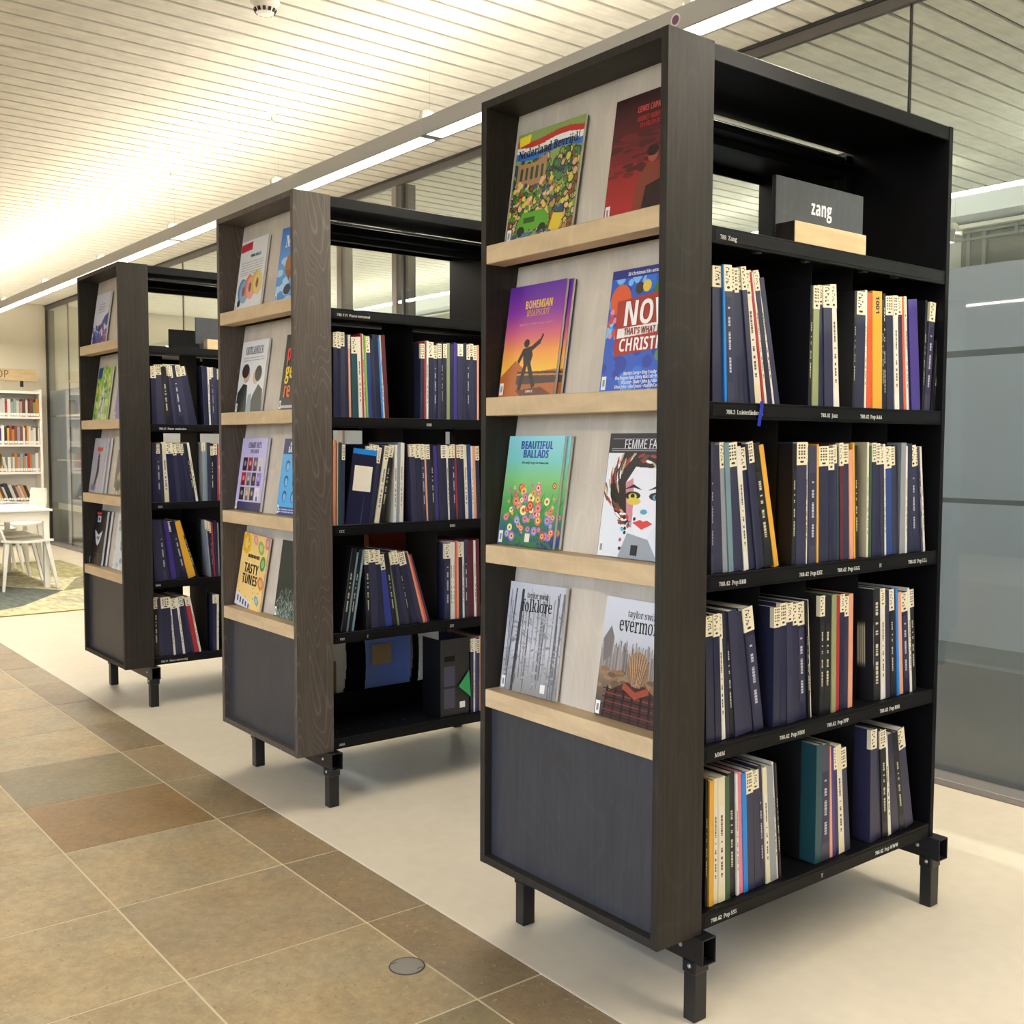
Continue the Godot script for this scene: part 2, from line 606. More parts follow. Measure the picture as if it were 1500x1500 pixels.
# ------------------------------------------------------------------ glass partition
func build_partition() -> void:
	var p := struct("window_1")
	p.set_meta("label", "glass partition with dark head rail and frosted bands behind the bookcases")
	slab(p, "head_rail", Vector3(GLASS - 0.01, 3.138, FAR), Vector3(GLASS + 0.02, CEIL, NEAR), M.frame_grey, 0.002)
	slab(p, "head_trim", Vector3(GLASS - 0.018, 3.182, FAR), Vector3(GLASS - 0.01, CEIL, NEAR), M.frame_black, 0.001)
	slab(p, "sill_rail", Vector3(GLASS - 0.09, 0, FAR), Vector3(GLASS + 0.05, 0.028, NEAR), M.sill_metal, 0.003)
	slab(p, "end_post", Vector3(GLASS - 0.01, 0.028, FAR), Vector3(GLASS + 0.09, 3.138, FAR + 0.07), M.frame_black, 0.002)
	# wide post pair of the door set
	for z in [-4.145, -4.02]:
		slab(p, "mullion", Vector3(GLASS - 0.01, 0.028, z), Vector3(GLASS + 0.09, 3.138, z + (0.03 if z > -4.1 else 0.06)), M.frame_edge if z < -4.1 else M.frame_black, 0.002)
	slab(p, "mullion", Vector3(GLASS - 0.01, 0.028, -4.93), Vector3(GLASS + 0.09, 3.138, -4.86), M.frame_edge, 0.002)
	var joints := [FAR + 0.07, -11.95, -8.05, -4.895, -4.02, -0.19, 3.7, NEAR]
	for k in joints.size() - 1:
		var a: float = joints[k] + 0.004
		var b: float = joints[k + 1] - 0.004
		slab(p, "pane", Vector3(GLASS, 0.028, a), Vector3(GLASS + 0.010, 3.138, b), M.glass, 0.0)
		if k > 0:
			slab(p, "joint", Vector3(GLASS - 0.001, 0.028, a - 0.008), Vector3(GLASS + 0.011, 3.138, a), M.frame_black, 0.0)
		for band in [[0.03, 0.478, "frost_low"], [0.562, 1.122, "frost"], [1.142, 1.700, "frost"], [1.726, 2.052, "frost"]]:
			slab(p, "frosted_film", Vector3(GLASS + 0.0105, band[0], a), Vector3(GLASS + 0.0115, band[1], b), M[band[2]], 0.0)
	# far side of the neighbouring room: a blind window high in the wall
	var w := struct("window_7")
	slab(w, "blind", Vector3(EAST - 0.03, 2.62, -1.80), Vector3(EAST - 0.01, 2.93, 2.5), M.blind, 0.002)
	for zz in [-1.92, -1.80]:
		slab(w, "guide_bar", Vector3(EAST - 0.06, 2.62, zz), Vector3(EAST - 0.01, 2.95, zz + 0.03), M.blind_bar, 0.002)
	slab(w, "side_field", Vector3(EAST - 0.04, 2.62, -1.97), Vector3(EAST - 0.012, 2.96, -1.77), M.blind, 0.002)
	for y in [2.935, 2.88]:
		slab(w, "guide_rail", Vector3(EAST - 0.07, y, -1.97), Vector3(EAST - 0.012, y + 0.022, 2.5), M.blind_bar, 0.002)
	for k in 8:
		slab(w, "bracket", Vector3(EAST - 0.08, 2.88, -1.55 + k * 0.4), Vector3(EAST - 0.012, 2.957, -1.525 + k * 0.4), M.blind_bar, 0.002)

# ------------------------------------------------------------------ hanging linear lamp, lit upwards and downwards
func build_lamp(x: float, ends: Array, label: String, power: float, lift := 1.0) -> void:
	var cool := Color(0.92, 1.0, 1.0) if x > GLASS else Color.WHITE   # cooler tubes in the neighbouring room
	var t := thing("linear_lamp", label, "lamp", Vector3(x, 2.68, 0), "hanging linear lamps")
	for k in ends.size() - 1:
		var a: float = ends[k]
		var b: float = ends[k + 1]
		# open U profile: two sides and a web
		slab(t, "side_profile", Vector3(-0.052, 0, a), Vector3(-0.044, 0.072, b), M.lamp_body, 0.001)
		slab(t, "side_profile", Vector3(0.044, 0, a), Vector3(0.052, 0.072, b), M.lamp_body, 0.001)
		slab(t, "web", Vector3(-0.044, 0.03, a), Vector3(0.044, 0.04, b), M.lamp_body, 0.0)
		slab(t, "joint_plate", Vector3(-0.044, 0.004, b - 0.05), Vector3(0.044, 0.012, b - 0.004), M.lamp_body, 0.001)
		slab(t, "diffuser", Vector3(-0.043, 0.002, a + 0.004), Vector3(0.043, 0.006, b - 0.054), M.lamp_diffuser, 0.0)
		slab(t, "upper_diffuser", Vector3(-0.043, 0.05, a + 0.004), Vector3(0.043, 0.054, b - 0.054), M.lamp_diffuser, 0.0)
		var l := b - a - 0.06
		area("strip_light", Vector3(x, 2.68 - 0.002, (a + b) / 2 - 0.025), Vector2(0.084, l), Vector3.DOWN, power * DOWN * l, DOWN_COLOR * cool)
		for s in [-1.0, 1.0]:   # batwing optic: two slim rows leaning outwards
			area("uplight", Vector3(x + s * 0.012, 2.68 + 0.066, (a + b) / 2 - 0.025), Vector2(0.016, l), Vector3(s * 0.84, 0.54, 0), power * lift * UP * l, UP_COLOR * cool)
		for zz in [b - 0.03, (a + b) / 2]:
			put(t, "hanger", lathe([Vector2(0, 0.05), Vector2(0.0006, 0.05), Vector2(0.0006, 0.52), Vector2(0, 0.52)], 8), M.steel, Vector3(0, 0, zz))
			put(t, "hanger_cap", lathe([Vector2(0, 0.068), Vector2(0.03, 0.07), Vector2(0.035, 0.085), Vector2(0.03, 0.105), Vector2(0.012, 0.12), Vector2(0, 0.12)], 14), M.white_plastic, Vector3(-0.015, 0, zz))
	if power < 1.0:
		return
	var s := thing("sticker", "small round purple sticker on the side of the hanging lamp", "sticker", Vector3(x - 0.0525, 2.715, -0.153))
	var q := Basis(Vector3(0, 0, 1), PI / 2)
	put(s, "paper_disc", lathe([Vector2(0, 0), Vector2(0.021, 0), Vector2(0.021, 0.0006), Vector2(0, 0.0006)], 20), M.print_white, Vector3.ZERO, q)
	put(s, "print", lathe([Vector2(0, 0.0006), Vector2(0.015, 0.0006), Vector2(0.015, 0.0009), Vector2(0, 0.0009)], 18), M.sticker_purple, Vector3.ZERO, q)

func build_ceiling_things() -> void:
	var d := thing("smoke_detector", "round white smoke detector with dark slots on the plank ceiling", "detector", Vector3(0.31, CEIL, -1.93))
	put(d, "base", lathe([Vector2(0, 0), Vector2(0.062, 0), Vector2(0.062, -0.018), Vector2(0.05, -0.026), Vector2(0, -0.026)], 24), M.white_plastic)
	put(d, "head", lathe([Vector2(0.046, -0.026), Vector2(0.046, -0.046), Vector2(0.036, -0.062), Vector2(0.016, -0.066), Vector2(0, -0.066)], 24), M.white_plastic)
	for k in 12:
		var a := TAU * k / 12
		put(d, "slot", bb(Vector3(0.004, 0.016, 0.012), 0.0), M.dark_slot, Vector3(cos(a) * 0.043, -0.053, sin(a) * 0.043), Basis(Vector3.UP, -a) * Basis(Vector3(0, 0, 1), -0.45))
	for k in 3:
		var at: Vector3 = [Vector3(0.995, CEIL, -3.30), Vector3(1.0, CEIL, -4.85), Vector3(1.86, 3.17, -3.93)][k]
		var s := thing("sprinkler", ["small pale sprinkler head under the planks, between detector and lamp", "small pale sprinkler head farther along the planks above rear bookcase", "white sprinkler head with red bulb beside the partition head rail"][k], "sprinkler", at, "ceiling sprinklers")
		put(s, "escutcheon", lathe([Vector2(0, 0.0), Vector2(0.03, 0), Vector2(0.026, -0.008), Vector2(0.01, -0.012), Vector2(0.008, -0.03), Vector2(0, -0.03)], 16), M.white_plastic)
		put(s, "bulb", lathe([Vector2(0, -0.028), Vector2(0.004, -0.03), Vector2(0.004, -0.048), Vector2(0, -0.05)], 10), M.red_glass if k == 2 else M.steel)
		put(s, "deflector", lathe([Vector2(0, -0.05), Vector2(0.016, -0.05), Vector2(0.016, -0.053), Vector2(0, -0.053)], 14), M.steel)
		if k == 2:
			put(s, "pipe", lathe([Vector2(0, 0), Vector2(0.011, 0), Vector2(0.011, 0.03), Vector2(0, 0.03)], 12), M.white_plastic)
			put(s, "guard", lathe([Vector2(0.03, -0.005), Vector2(0.05, -0.02), Vector2(0.05, -0.03), Vector2(0.03, -0.02)], 16), M.white_plastic)
	var f := thing("floor_socket", "round brushed metal floor socket lid set in the stone paving", "socket", Vector3(-0.252, 0, 0.025))
	put(f, "rim", lathe([Vector2(0.047, 0.0005), Vector2(0.047, 0.002), Vector2(0.0455, 0.003), Vector2(0.0435, 0.0022), Vector2(0.0435, 0.0005)], 36), M.frame_grey)
	put(f, "lid", lathe([Vector2(0, 0.0026), Vector2(0.0415, 0.0026), Vector2(0.043, 0.0016), Vector2(0.043, 0.0003)], 36), M.steel)
	for s in [-1, 1]:
		slab(f, "finger_notch", Vector3(-0.008 + s * 0.02, 0.0024, s * 0.03 - 0.001), Vector3(0.008 + s * 0.02, 0.0029, s * 0.03 + 0.001), M.dark_slot, 0.0)

# ------------------------------------------------------------------ a bookcase
func build_bookcase(c: int) -> void:
	var label: String = ["tall black bookcase with dark wooden end box and the zang sign", "dark bookcase standing between the two others, grain arches on its wooden side", "dark bookcase beside the carpet and white table, rear of the row"][c]
	var t := thing("bookcase", label, "bookcase", Vector3(CASE_X[c], 0, CASE_Z[c]), "double-sided sheet music bookcases")
	var wood: Material = M.stained_wood_grainy if c == 1 else M.stained_wood
	var d := BOX
	for z in [0.0, DEEP - 0.021]:
		slab(t, "side_board", Vector3(0, FOOT, z), Vector3(d, TALL, z + 0.021), wood, 0.0012)
	slab(t, "top_board", Vector3(0.0005, TALL - 0.021, 0.021), Vector3(d, TALL - 0.0005, DEEP - 0.021), wood, 0.001)
	slab(t, "bottom_board", Vector3(0.0005, FOOT + 0.0005, 0.021), Vector3(d, FOOT + 0.021, DEEP - 0.021), wood, 0.001)
	slab(t, "rear_board", Vector3(d - 0.012, FOOT + 0.021, 0.021), Vector3(d - 0.001, TALL - 0.021, DEEP - 0.021), wood, 0.0)
	slab(t, "lower_panel", Vector3(0.024, FOOT + 0.021, 0.021), Vector3(0.036, LEDGE[3] - 0.03, DEEP - 0.021), M.stained_sky_tint, 0.0)
	for k in 4:
		var y: float = LEDGE[k]
		var p := slab(t, "display_ledge", Vector3(0.001, y - 0.048, 0.0215), Vector3(0.062, y, DEEP - 0.0215), M.ledge_wood, 0.0015)
		p.set_meta("label", "pale wooden ledge")
		var top: float = TALL - 0.021 if k == 0 else LEDGE[k - 1] - 0.045
		var a := Vector2(0.058, y - 0.004)
		var b := Vector2(0.110, top)
		var len := (b - a).length()
		var tilt := atan2(b.x - a.x, b.y - a.y)
		put(t, "display_board", bb(Vector3(0.009, len, DEEP - 0.0425), 0.0006), M.birch, Vector3((a.x + b.x) / 2 + 0.0045, (a.y + b.y) / 2, DEEP / 2), Basis(Vector3(0, 0, 1), -tilt))
	# metal shelving
	var x0 := d
	var x1 := LONG - 0.018
	var mid := DEEP / 2
	slab(t, "end_panel", Vector3(x1, FOOT + 0.003, 0.001), Vector3(LONG, TALL - 0.002, DEEP - 0.001), M.black_metal, 0.001)
	for x in [x0, x1 - 0.03]:
		slab(t, "upright", Vector3(x, 0.17, mid - 0.02), Vector3(x + 0.03, TALL - 0.02, mid + 0.02), M.black_metal, 0.002)
	slab(t, "center_rail", Vector3(x0 + 0.03, 2.15, mid - 0.014), Vector3(x1 - 0.03, 2.213, mid + 0.014), M.black_metal, 0.002)
	slab(t, "added_light_stop", Vector3(x0, 0.2, mid - 0.024), Vector3(x1, SHELF[4] + 0.0005, mid + 0.024), M.black_metal, 0.001)  # added strip, blocks light leaking up between the two shelf sides
	for s in [-1.0, 1.0]:
		var zf: float = mid + s * (mid - 0.003)     # front face of that side
		var zi: float = mid + s * 0.018
		slab(t, "top_cover", Vector3(x0, 2.224, minf(zi, zf)), Vector3(x1, 2.23, maxf(zi, zf)), M.black_metal, 0.001)
		slab(t, "top_rail", Vector3(x0, 2.198, minf(zf, zf - s * 0.012)), Vector3(x1, 2.236, maxf(zf, zf - s * 0.012)), M.black_metal, 0.002)
		slab(t, "stiffener", Vector3(x0, 2.168, minf(zi, zi + s * 0.05)), Vector3(x1, 2.176, maxf(zi, zi + s * 0.05)), M.black_metal, 0.001)
		for r in 5:
			var y: float = SHELF[r]
			var sh := slab(t, "shelf", Vector3(x0 + 0.001, y - 0.012, minf(mid + s * 0.022, zf - s * 0.008)), Vector3(x1 - 0.0005, y, maxf(mid + s * 0.022, zf - s * 0.008)), M.black_metal, 0.0)
			var o: Vector3 = -sh.position
			slab(sh, "lip", o + Vector3(x0 + 0.001, y - 0.036, minf(zf, zf - s * 0.008)), o + Vector3(x1 - 0.0005, y + 0.003, maxf(zf, zf - s * 0.008)), M.black_metal, 0.0015)
			slab(sh, "label_strip", o + Vector3(x0 + 0.012, y - 0.029, minf(zf, zf + s * 0.0012)), o + Vector3(x1 - 0.012, y - 0.005, maxf(zf, zf + s * 0.0012)), M.label_strip, 0.0004)
			if r < 4:
				for q in [[0.36, 0.55, 0.8, 0.95], [0.2, 0.42, 0.62, 0.74, 0.91], [0.3, 0.7], [0.5, 0.9]][r]:
					slab(sh, "slider", o + Vector3(q, y - 0.03, zf - s * 0.05 - 0.008), o + Vector3(q + 0.022, y - 0.013, zf - s * 0.05 + 0.008), M.clip, 0.002)
	# plates that hang at mid depth behind the books: x ranges per row
	var plates: Array = [
		[[], [[0.18, 1.1]], [[0.18, 1.1]], [[0.18, 1.1]], [[0.18, 1.1]]],
		[[], [[0.18, 1.1]], [[0.18, 0.335], [0.47, 0.88], [0.93, 1.1]], [[0.18, 0.475], [0.69, 1.1]], []],
		[[], [[0.18, 0.335], [0.43, 0.545], [0.56, 1.1]], [[0.18, 0.335], [0.43, 0.54], [0.68, 1.1]], [[0.18, 1.1]], [[0.18, 0.43], [0.47, 1.1]]]][c]
	for r in 5:
		if c == 1 and r == 4:
			slab(t, "back_plate", Vector3(0.18, SHELF[4] + 0.001, 0.05), Vector3(1.1, SHELF[3] - 0.02, 0.054), M.black_plate, 0.0)
		for q in plates[r]:
			slab(t, "back_plate", Vector3(q[0], SHELF[r] + 0.001, mid - 0.002), Vector3(q[1], SHELF[r - 1] - (0.0125 if c == 0 else 0.02), mid + 0.002), M.black_plate, 0.0)
	if c == 1:
		slab(t, "backstop", Vector3(x0 + 0.01, SHELF[4] + 0.001, mid - 0.012), Vector3(x1 - 0.005, SHELF[4] + 0.085, mid - 0.008), M.black_metal, 0.001)
		for k in 9:
			put(t, "perforation", bb(Vector3(0.008, 0.0006, 0.008), 0.0), M.clip, Vector3(0.22 + 0.05 * k, SHELF[4] + 0.0004, 0.56))
	# hanging dividers between the groups of books
	var div: Array = [[[], [0.612, 0.79], [0.485, 0.80, 0.972], [0.425, 0.612, 0.85], [0.61, 0.85]], [[], [0.545], [0.50], [0.66], []], [[], [0.42], [0.42], [0.42], [0.46]]][c]
	for r in 5:
		for x in div[r]:
			slab(t, "divider", Vector3(x - 0.0012, SHELF[r] + 0.002, mid + 0.03), Vector3(x, SHELF[r - 1] - 0.0125, DEEP - 0.07), M.black_plate, 0.0)
	# feet: a square tube across, bracketed legs, pale bolts
	for x in [0.148, LONG + 0.012]:
		var st := begin()
		var zz0 := -0.022
		var zz1 := 0.692
		for w in [[-0.023, 0.145, -0.020, 0.208], [0.020, 0.145, 0.023, 0.208], [-0.020, 0.205, 0.020, 0.208], [-0.020, 0.145, 0.020, 0.148]]:
			add_bb(st, Vector3(w[2] - w[0], w[3] - w[1], zz1 - zz0), 0.0008, Vector3((w[0] + w[2]) / 2, (w[1] + w[3]) / 2, (zz0 + zz1) / 2))
		put(t, "crossbar", st.commit(), M.black_leg, Vector3(x, 0, 0))
		for s in [-1.0, 1.0]:
			var zl: float = DEEP / 2 + s * 0.317
			var lg := slab(t, "leg", Vector3(x - 0.021, 0, zl - 0.018), Vector3(x + 0.021, 0.146, zl + 0.018), M.black_leg, 0.002)
			var o: Vector3 = -lg.position
			slab(lg, "bracket", o + Vector3(x - 0.0255, 0.115, zl - 0.021), o + Vector3(x + 0.0255, 0.150, zl + 0.021), M.black_leg, 0.004)
			for q in [[0.176, -0.026], [0.136, 0.004]]:
				put(lg, "bolt", lathe([Vector2(0.0, 0.0045), Vector2(0.003, 0.004), Vector2(0.0052, 0.002), Vector2(0.0056, 0.0)], 12), M.bolt, o + Vector3(x - (0.0255 if q[0] < 0.15 else 0.023), q[0], zl + q[1] * s), Basis(Vector3(0, 0, 1), PI / 2))
	# printed shelf labels on the lips
	var words: Array = [
		[[0, 0.185, "788  Zang"], [1, 0.215, "788.3  Luisterliederen"], [1, 0.575, "788.41  Jazz"], [1, 0.745, "788.42  Pop AAA"], [2, 0.2, "788.42  Pop BBB"], [2, 0.5, "788.42  Pop EEE"], [2, 0.66, "788.42  Pop GGG"], [2, 0.85, "H"], [2, 0.99, "788.42  Pop LLL"],
			[3, 0.195, "MMM"], [3, 0.435, "788.42  Pop NNN"], [3, 0.63, "788.42  Pop PPP"], [3, 0.87, "788.42  Pop RRR"], [4, 0.19, "788.42  Pop SSS"], [4, 0.62, "T"], [4, 0.865, "788.42  Pop WWW"]],
		[[0, 0.18, "786 111  Piano verzamel"], [1, 0.57, "BBB"], [2, 0.185, "CCC"], [2, 0.68, "DDD"], [3, 0.185, "YYY"], [3, 0.3, "Z"], [3, 0.68, "ZZZ"], [4, 0.18, "AAA"]],
		[[1, 0.2, "786.21  Piano  methoden"], [2, 0.19, "CCC"], [3, 0.17, "HHH"], [4, 0.19, "786.21  Piano vierhandig"]]][c]
	for w in words:
		var y: float = SHELF[w[0]]
		letters(t, "shelf_lettering", w[2], 0.0092, M.print_white, Vector3(w[1] - 0.008, y - 0.0205, DEEP - 0.0012), Basis.IDENTITY, "Droid Serif" if c == 0 else "Droid Sans", 400, HORIZONTAL_ALIGNMENT_LEFT)

func build_signs() -> void:
	var s := thing("subject_sign", "black sign board reading zang held in a pale wooden block", "sign", Vector3(0.63, SHELF[0], 0.60))
	slab(s, "board", Vector3(-0.182, 0.032, -0.006), Vector3(0.186, 0.172, 0.006), M.stained_sky_tint, 0.001)
	slab(s, "block", Vector3(-0.176, 0.0005, 0.008), Vector3(0.122, 0.054, 0.060), M.block_wood, 0.0012)
	slab(s, "block_back", Vector3(-0.15, 0.0005, -0.03), Vector3(0.12, 0.034, 0.008), M.stained_sky_tint, 0.0012)
	slab(s, "block_cheek", Vector3(-0.1785, 0.0005, 0.006), Vector3(-0.1762, 0.0535, 0.0595), M.stained_wood, 0.0005)
	letters(s, "sign_lettering", "zang", 0.036, M.print_white, Vector3(0.003, 0.112, 0.0064), Basis.IDENTITY, "Droid Sans", 700, HORIZONTAL_ALIGNMENT_CENTER, 0.78)
	var z: float = CASE_Z[2]
	s = thing("subject_sign", "black sign board with pale block on top shelf of rear bookcase", "sign", Vector3(CASE_X[2] + 0.60, SHELF[0], z + 0.60))
	slab(s, "board", Vector3(-0.184, 0.032, -0.006), Vector3(0.184, 0.168, 0.006), M.stained_sky_tint, 0.001)
	slab(s, "block", Vector3(-0.145, 0.0005, 0.008), Vector3(0.15, 0.054, 0.060), M.block_wood, 0.0012)
	slab(s, "block_back", Vector3(-0.15, 0.0005, -0.03), Vector3(0.15, 0.034, 0.008), M.stained_sky_tint, 0.0012)
	s = thing("subject_sign", "plain black back of a sign board facing away in rear bookcase", "sign", Vector3(CASE_X[2] + 0.62, SHELF[0], z + 0.08))
	slab(s, "board", Vector3(-0.152, 0.02, -0.006), Vector3(0.152, 0.155, 0.006), M.black_plate, 0.001)
	slab(s, "block", Vector3(-0.15, 0.0005, -0.06), Vector3(0.15, 0.05, -0.006), M.stained_sky_tint, 0.0012)
	var tg := thing("ribbon_tag", "short blue ribbon tag hanging from a shelf lip of zang bookcase", "tag", Vector3(0.33, SHELF[1], DEEP))
	var st := begin()
	for k in 6:
		add_bb(st, Vector3(0.012, 0.011, 0.0012), 0.0003, Vector3(-0.0015 * k, 0.002 - 0.0095 * k, 0.0025 + 0.0012 * sin(k * 1.1)), Basis(Vector3(0, 0, 1), -0.16) * Basis(Vector3.RIGHT, 0.14 * cos(k * 1.1)))
	put(tg, "ribbon", st.commit(), M.blue_tag)

# ------------------------------------------------------------------ songbooks facing out on the ledges
# one paper-bound book: front sheet with print, page block, back sheet, spine fold, small stickers
func facing_book(c: int, tier: int, z: float, wide: float, high: float, thick: float, label: String, art: Texture2D, spine: Color, set_back := 0.0, roll := 0.0, sticker := true) -> Node3D:
	var y: float = LEDGE[tier]
	var t := thing("songbook", label, "book", Vector3.ZERO, "songbooks facing out on the ledges")
	var tilt := 0.148
	var b := Basis(Vector3(0, 0, 1), Vector3(sin(tilt), cos(tilt), 0), Vector3(-cos(tilt), sin(tilt), 0))
	var base := Vector3(CASE_X[c] + 0.0575 - 0.004 + set_back, y + 0.001, CASE_Z[c] + z)
	t.transform = Transform3D(b * Basis(Vector3(0, 0, 1), roll), base)
	var paper: Material = M.paper_white
	slab(t, "pages", Vector3(-wide / 2 + 0.001, 0.001, 0.0012), Vector3(wide / 2 - 0.0015, high - 0.001, thick - 0.0008), paper, 0.0005)
	var back := StandardMaterial3D.new()
	back.albedo_color = spine
	back.roughness = 0.35
	slab(t, "back_cover", Vector3(-wide / 2, 0, 0.0003), Vector3(wide / 2, high, 0.0012), back, 0.0003)
	slab(t, "spine", Vector3(-wide / 2 - 0.0006, 0, 0.0003), Vector3(-wide / 2 + 0.0004, high, thick + 0.0003), back, 0.0003)
	var m := StandardMaterial3D.new()
	m.albedo_texture = art
	m.roughness = 0.3
	m.texture_repeat = false
	var st := begin()
	# the front sheet lifts a little at its free edge
	var n := 6
	for k in n:
		var xa := -wide / 2 + wide * k / n
		var xb := -wide / 2 + wide * (k + 1) / n
		var za := thick + 0.0016 * pow(float(k) / n, 3.0)
		var zb := thick + 0.0016 * pow(float(k + 1) / n, 3.0)
		var nn := Vector3(-(zb - za), 0, xb - xa).normalized()
		quad(st, Vector3(xa, 0, za), Vector3(xb, 0, zb), Vector3(xb, high, zb), Vector3(xa, high, za), nn, PackedVector2Array([Vector2(float(k) / n, 1), Vector2(float(k + 1) / n, 1), Vector2(float(k + 1) / n, 0), Vector2(float(k) / n, 0)]))
		quad(st, Vector3(xa, 0, za - 0.0006), Vector3(xb, 0, zb - 0.0006), Vector3(xb, high, zb - 0.0006), Vector3(xa, high, za - 0.0006), -nn)
		quad(st, Vector3(xa, 0, za), Vector3(xb, 0, zb), Vector3(xb, 0, zb - 0.0006), Vector3(xa, 0, za - 0.0006), Vector3.DOWN)
		quad(st, Vector3(xa, high, za), Vector3(xb, high, zb), Vector3(xb, high, zb - 0.0006), Vector3(xa, high, za - 0.0006), Vector3.UP)
	quad(st, Vector3(wide / 2, 0, thick + 0.0016), Vector3(wide / 2, high, thick + 0.0016), Vector3(wide / 2, high, thick + 0.001), Vector3(wide / 2, 0, thick + 0.001), Vector3.RIGHT)
	put(t, "front_cover", st.commit(), m)
	if sticker:
		slab(t, "barcode_sticker", Vector3(-wide / 2 + 0.004, 0.004, thick + 0.0004), Vector3(-wide / 2 + 0.019, 0.036, thick + 0.0009), M.print_white, 0.0)
		slab(t, "barcode", Vector3(-wide / 2 + 0.008, 0.012, thick + 0.0009), Vector3(-wide / 2 + 0.015, 0.028, thick + 0.0011), M.print_grey, 0.0)
	t.set_meta("w", wide)
	t.set_meta("h", high)
	t.set_meta("t", thick)
	return t

# lettering on a cover: u, v in 0..1 (v down), height as a share of the book's height
func cover_text(t: Node3D, words: String, u: float, v: float, high: float, c: Color, family := "Droid Sans", weight := 400, squeeze := 1.0, turn := 0.0, lift := 0.0) -> void:
	var w: float = t.get_meta("w")
	var h: float = t.get_meta("h")
	var th: float = t.get_meta("t")
	var key := "ink_" + c.to_html(false)
	if not M.has(key):
		mat(key, c, 0.4)
	letters(t, "title_lettering", words, high * h, M[key], Vector3((u - 0.5) * w, (1.0 - v) * h, th + 0.0014 + lift), Basis(Vector3(0, 0, 1), turn), family, weight, HORIZONTAL_ALIGNMENT_CENTER, squeeze)

func sheet(w := 192, h := 256, c := Color.WHITE) -> Image:
	var im := Image.create(w, h, false, Image.FORMAT_RGB8)
	im.fill(c)
	return im

func tex(im: Image) -> ImageTexture:
	return ImageTexture.create_from_image(im)

func rnd(k: int) -> RandomNumberGenerator:
	var r := RandomNumberGenerator.new()
	r.seed = k
	return r

func V(x: float, y: float) -> Vector2:
	return Vector2(x, y)

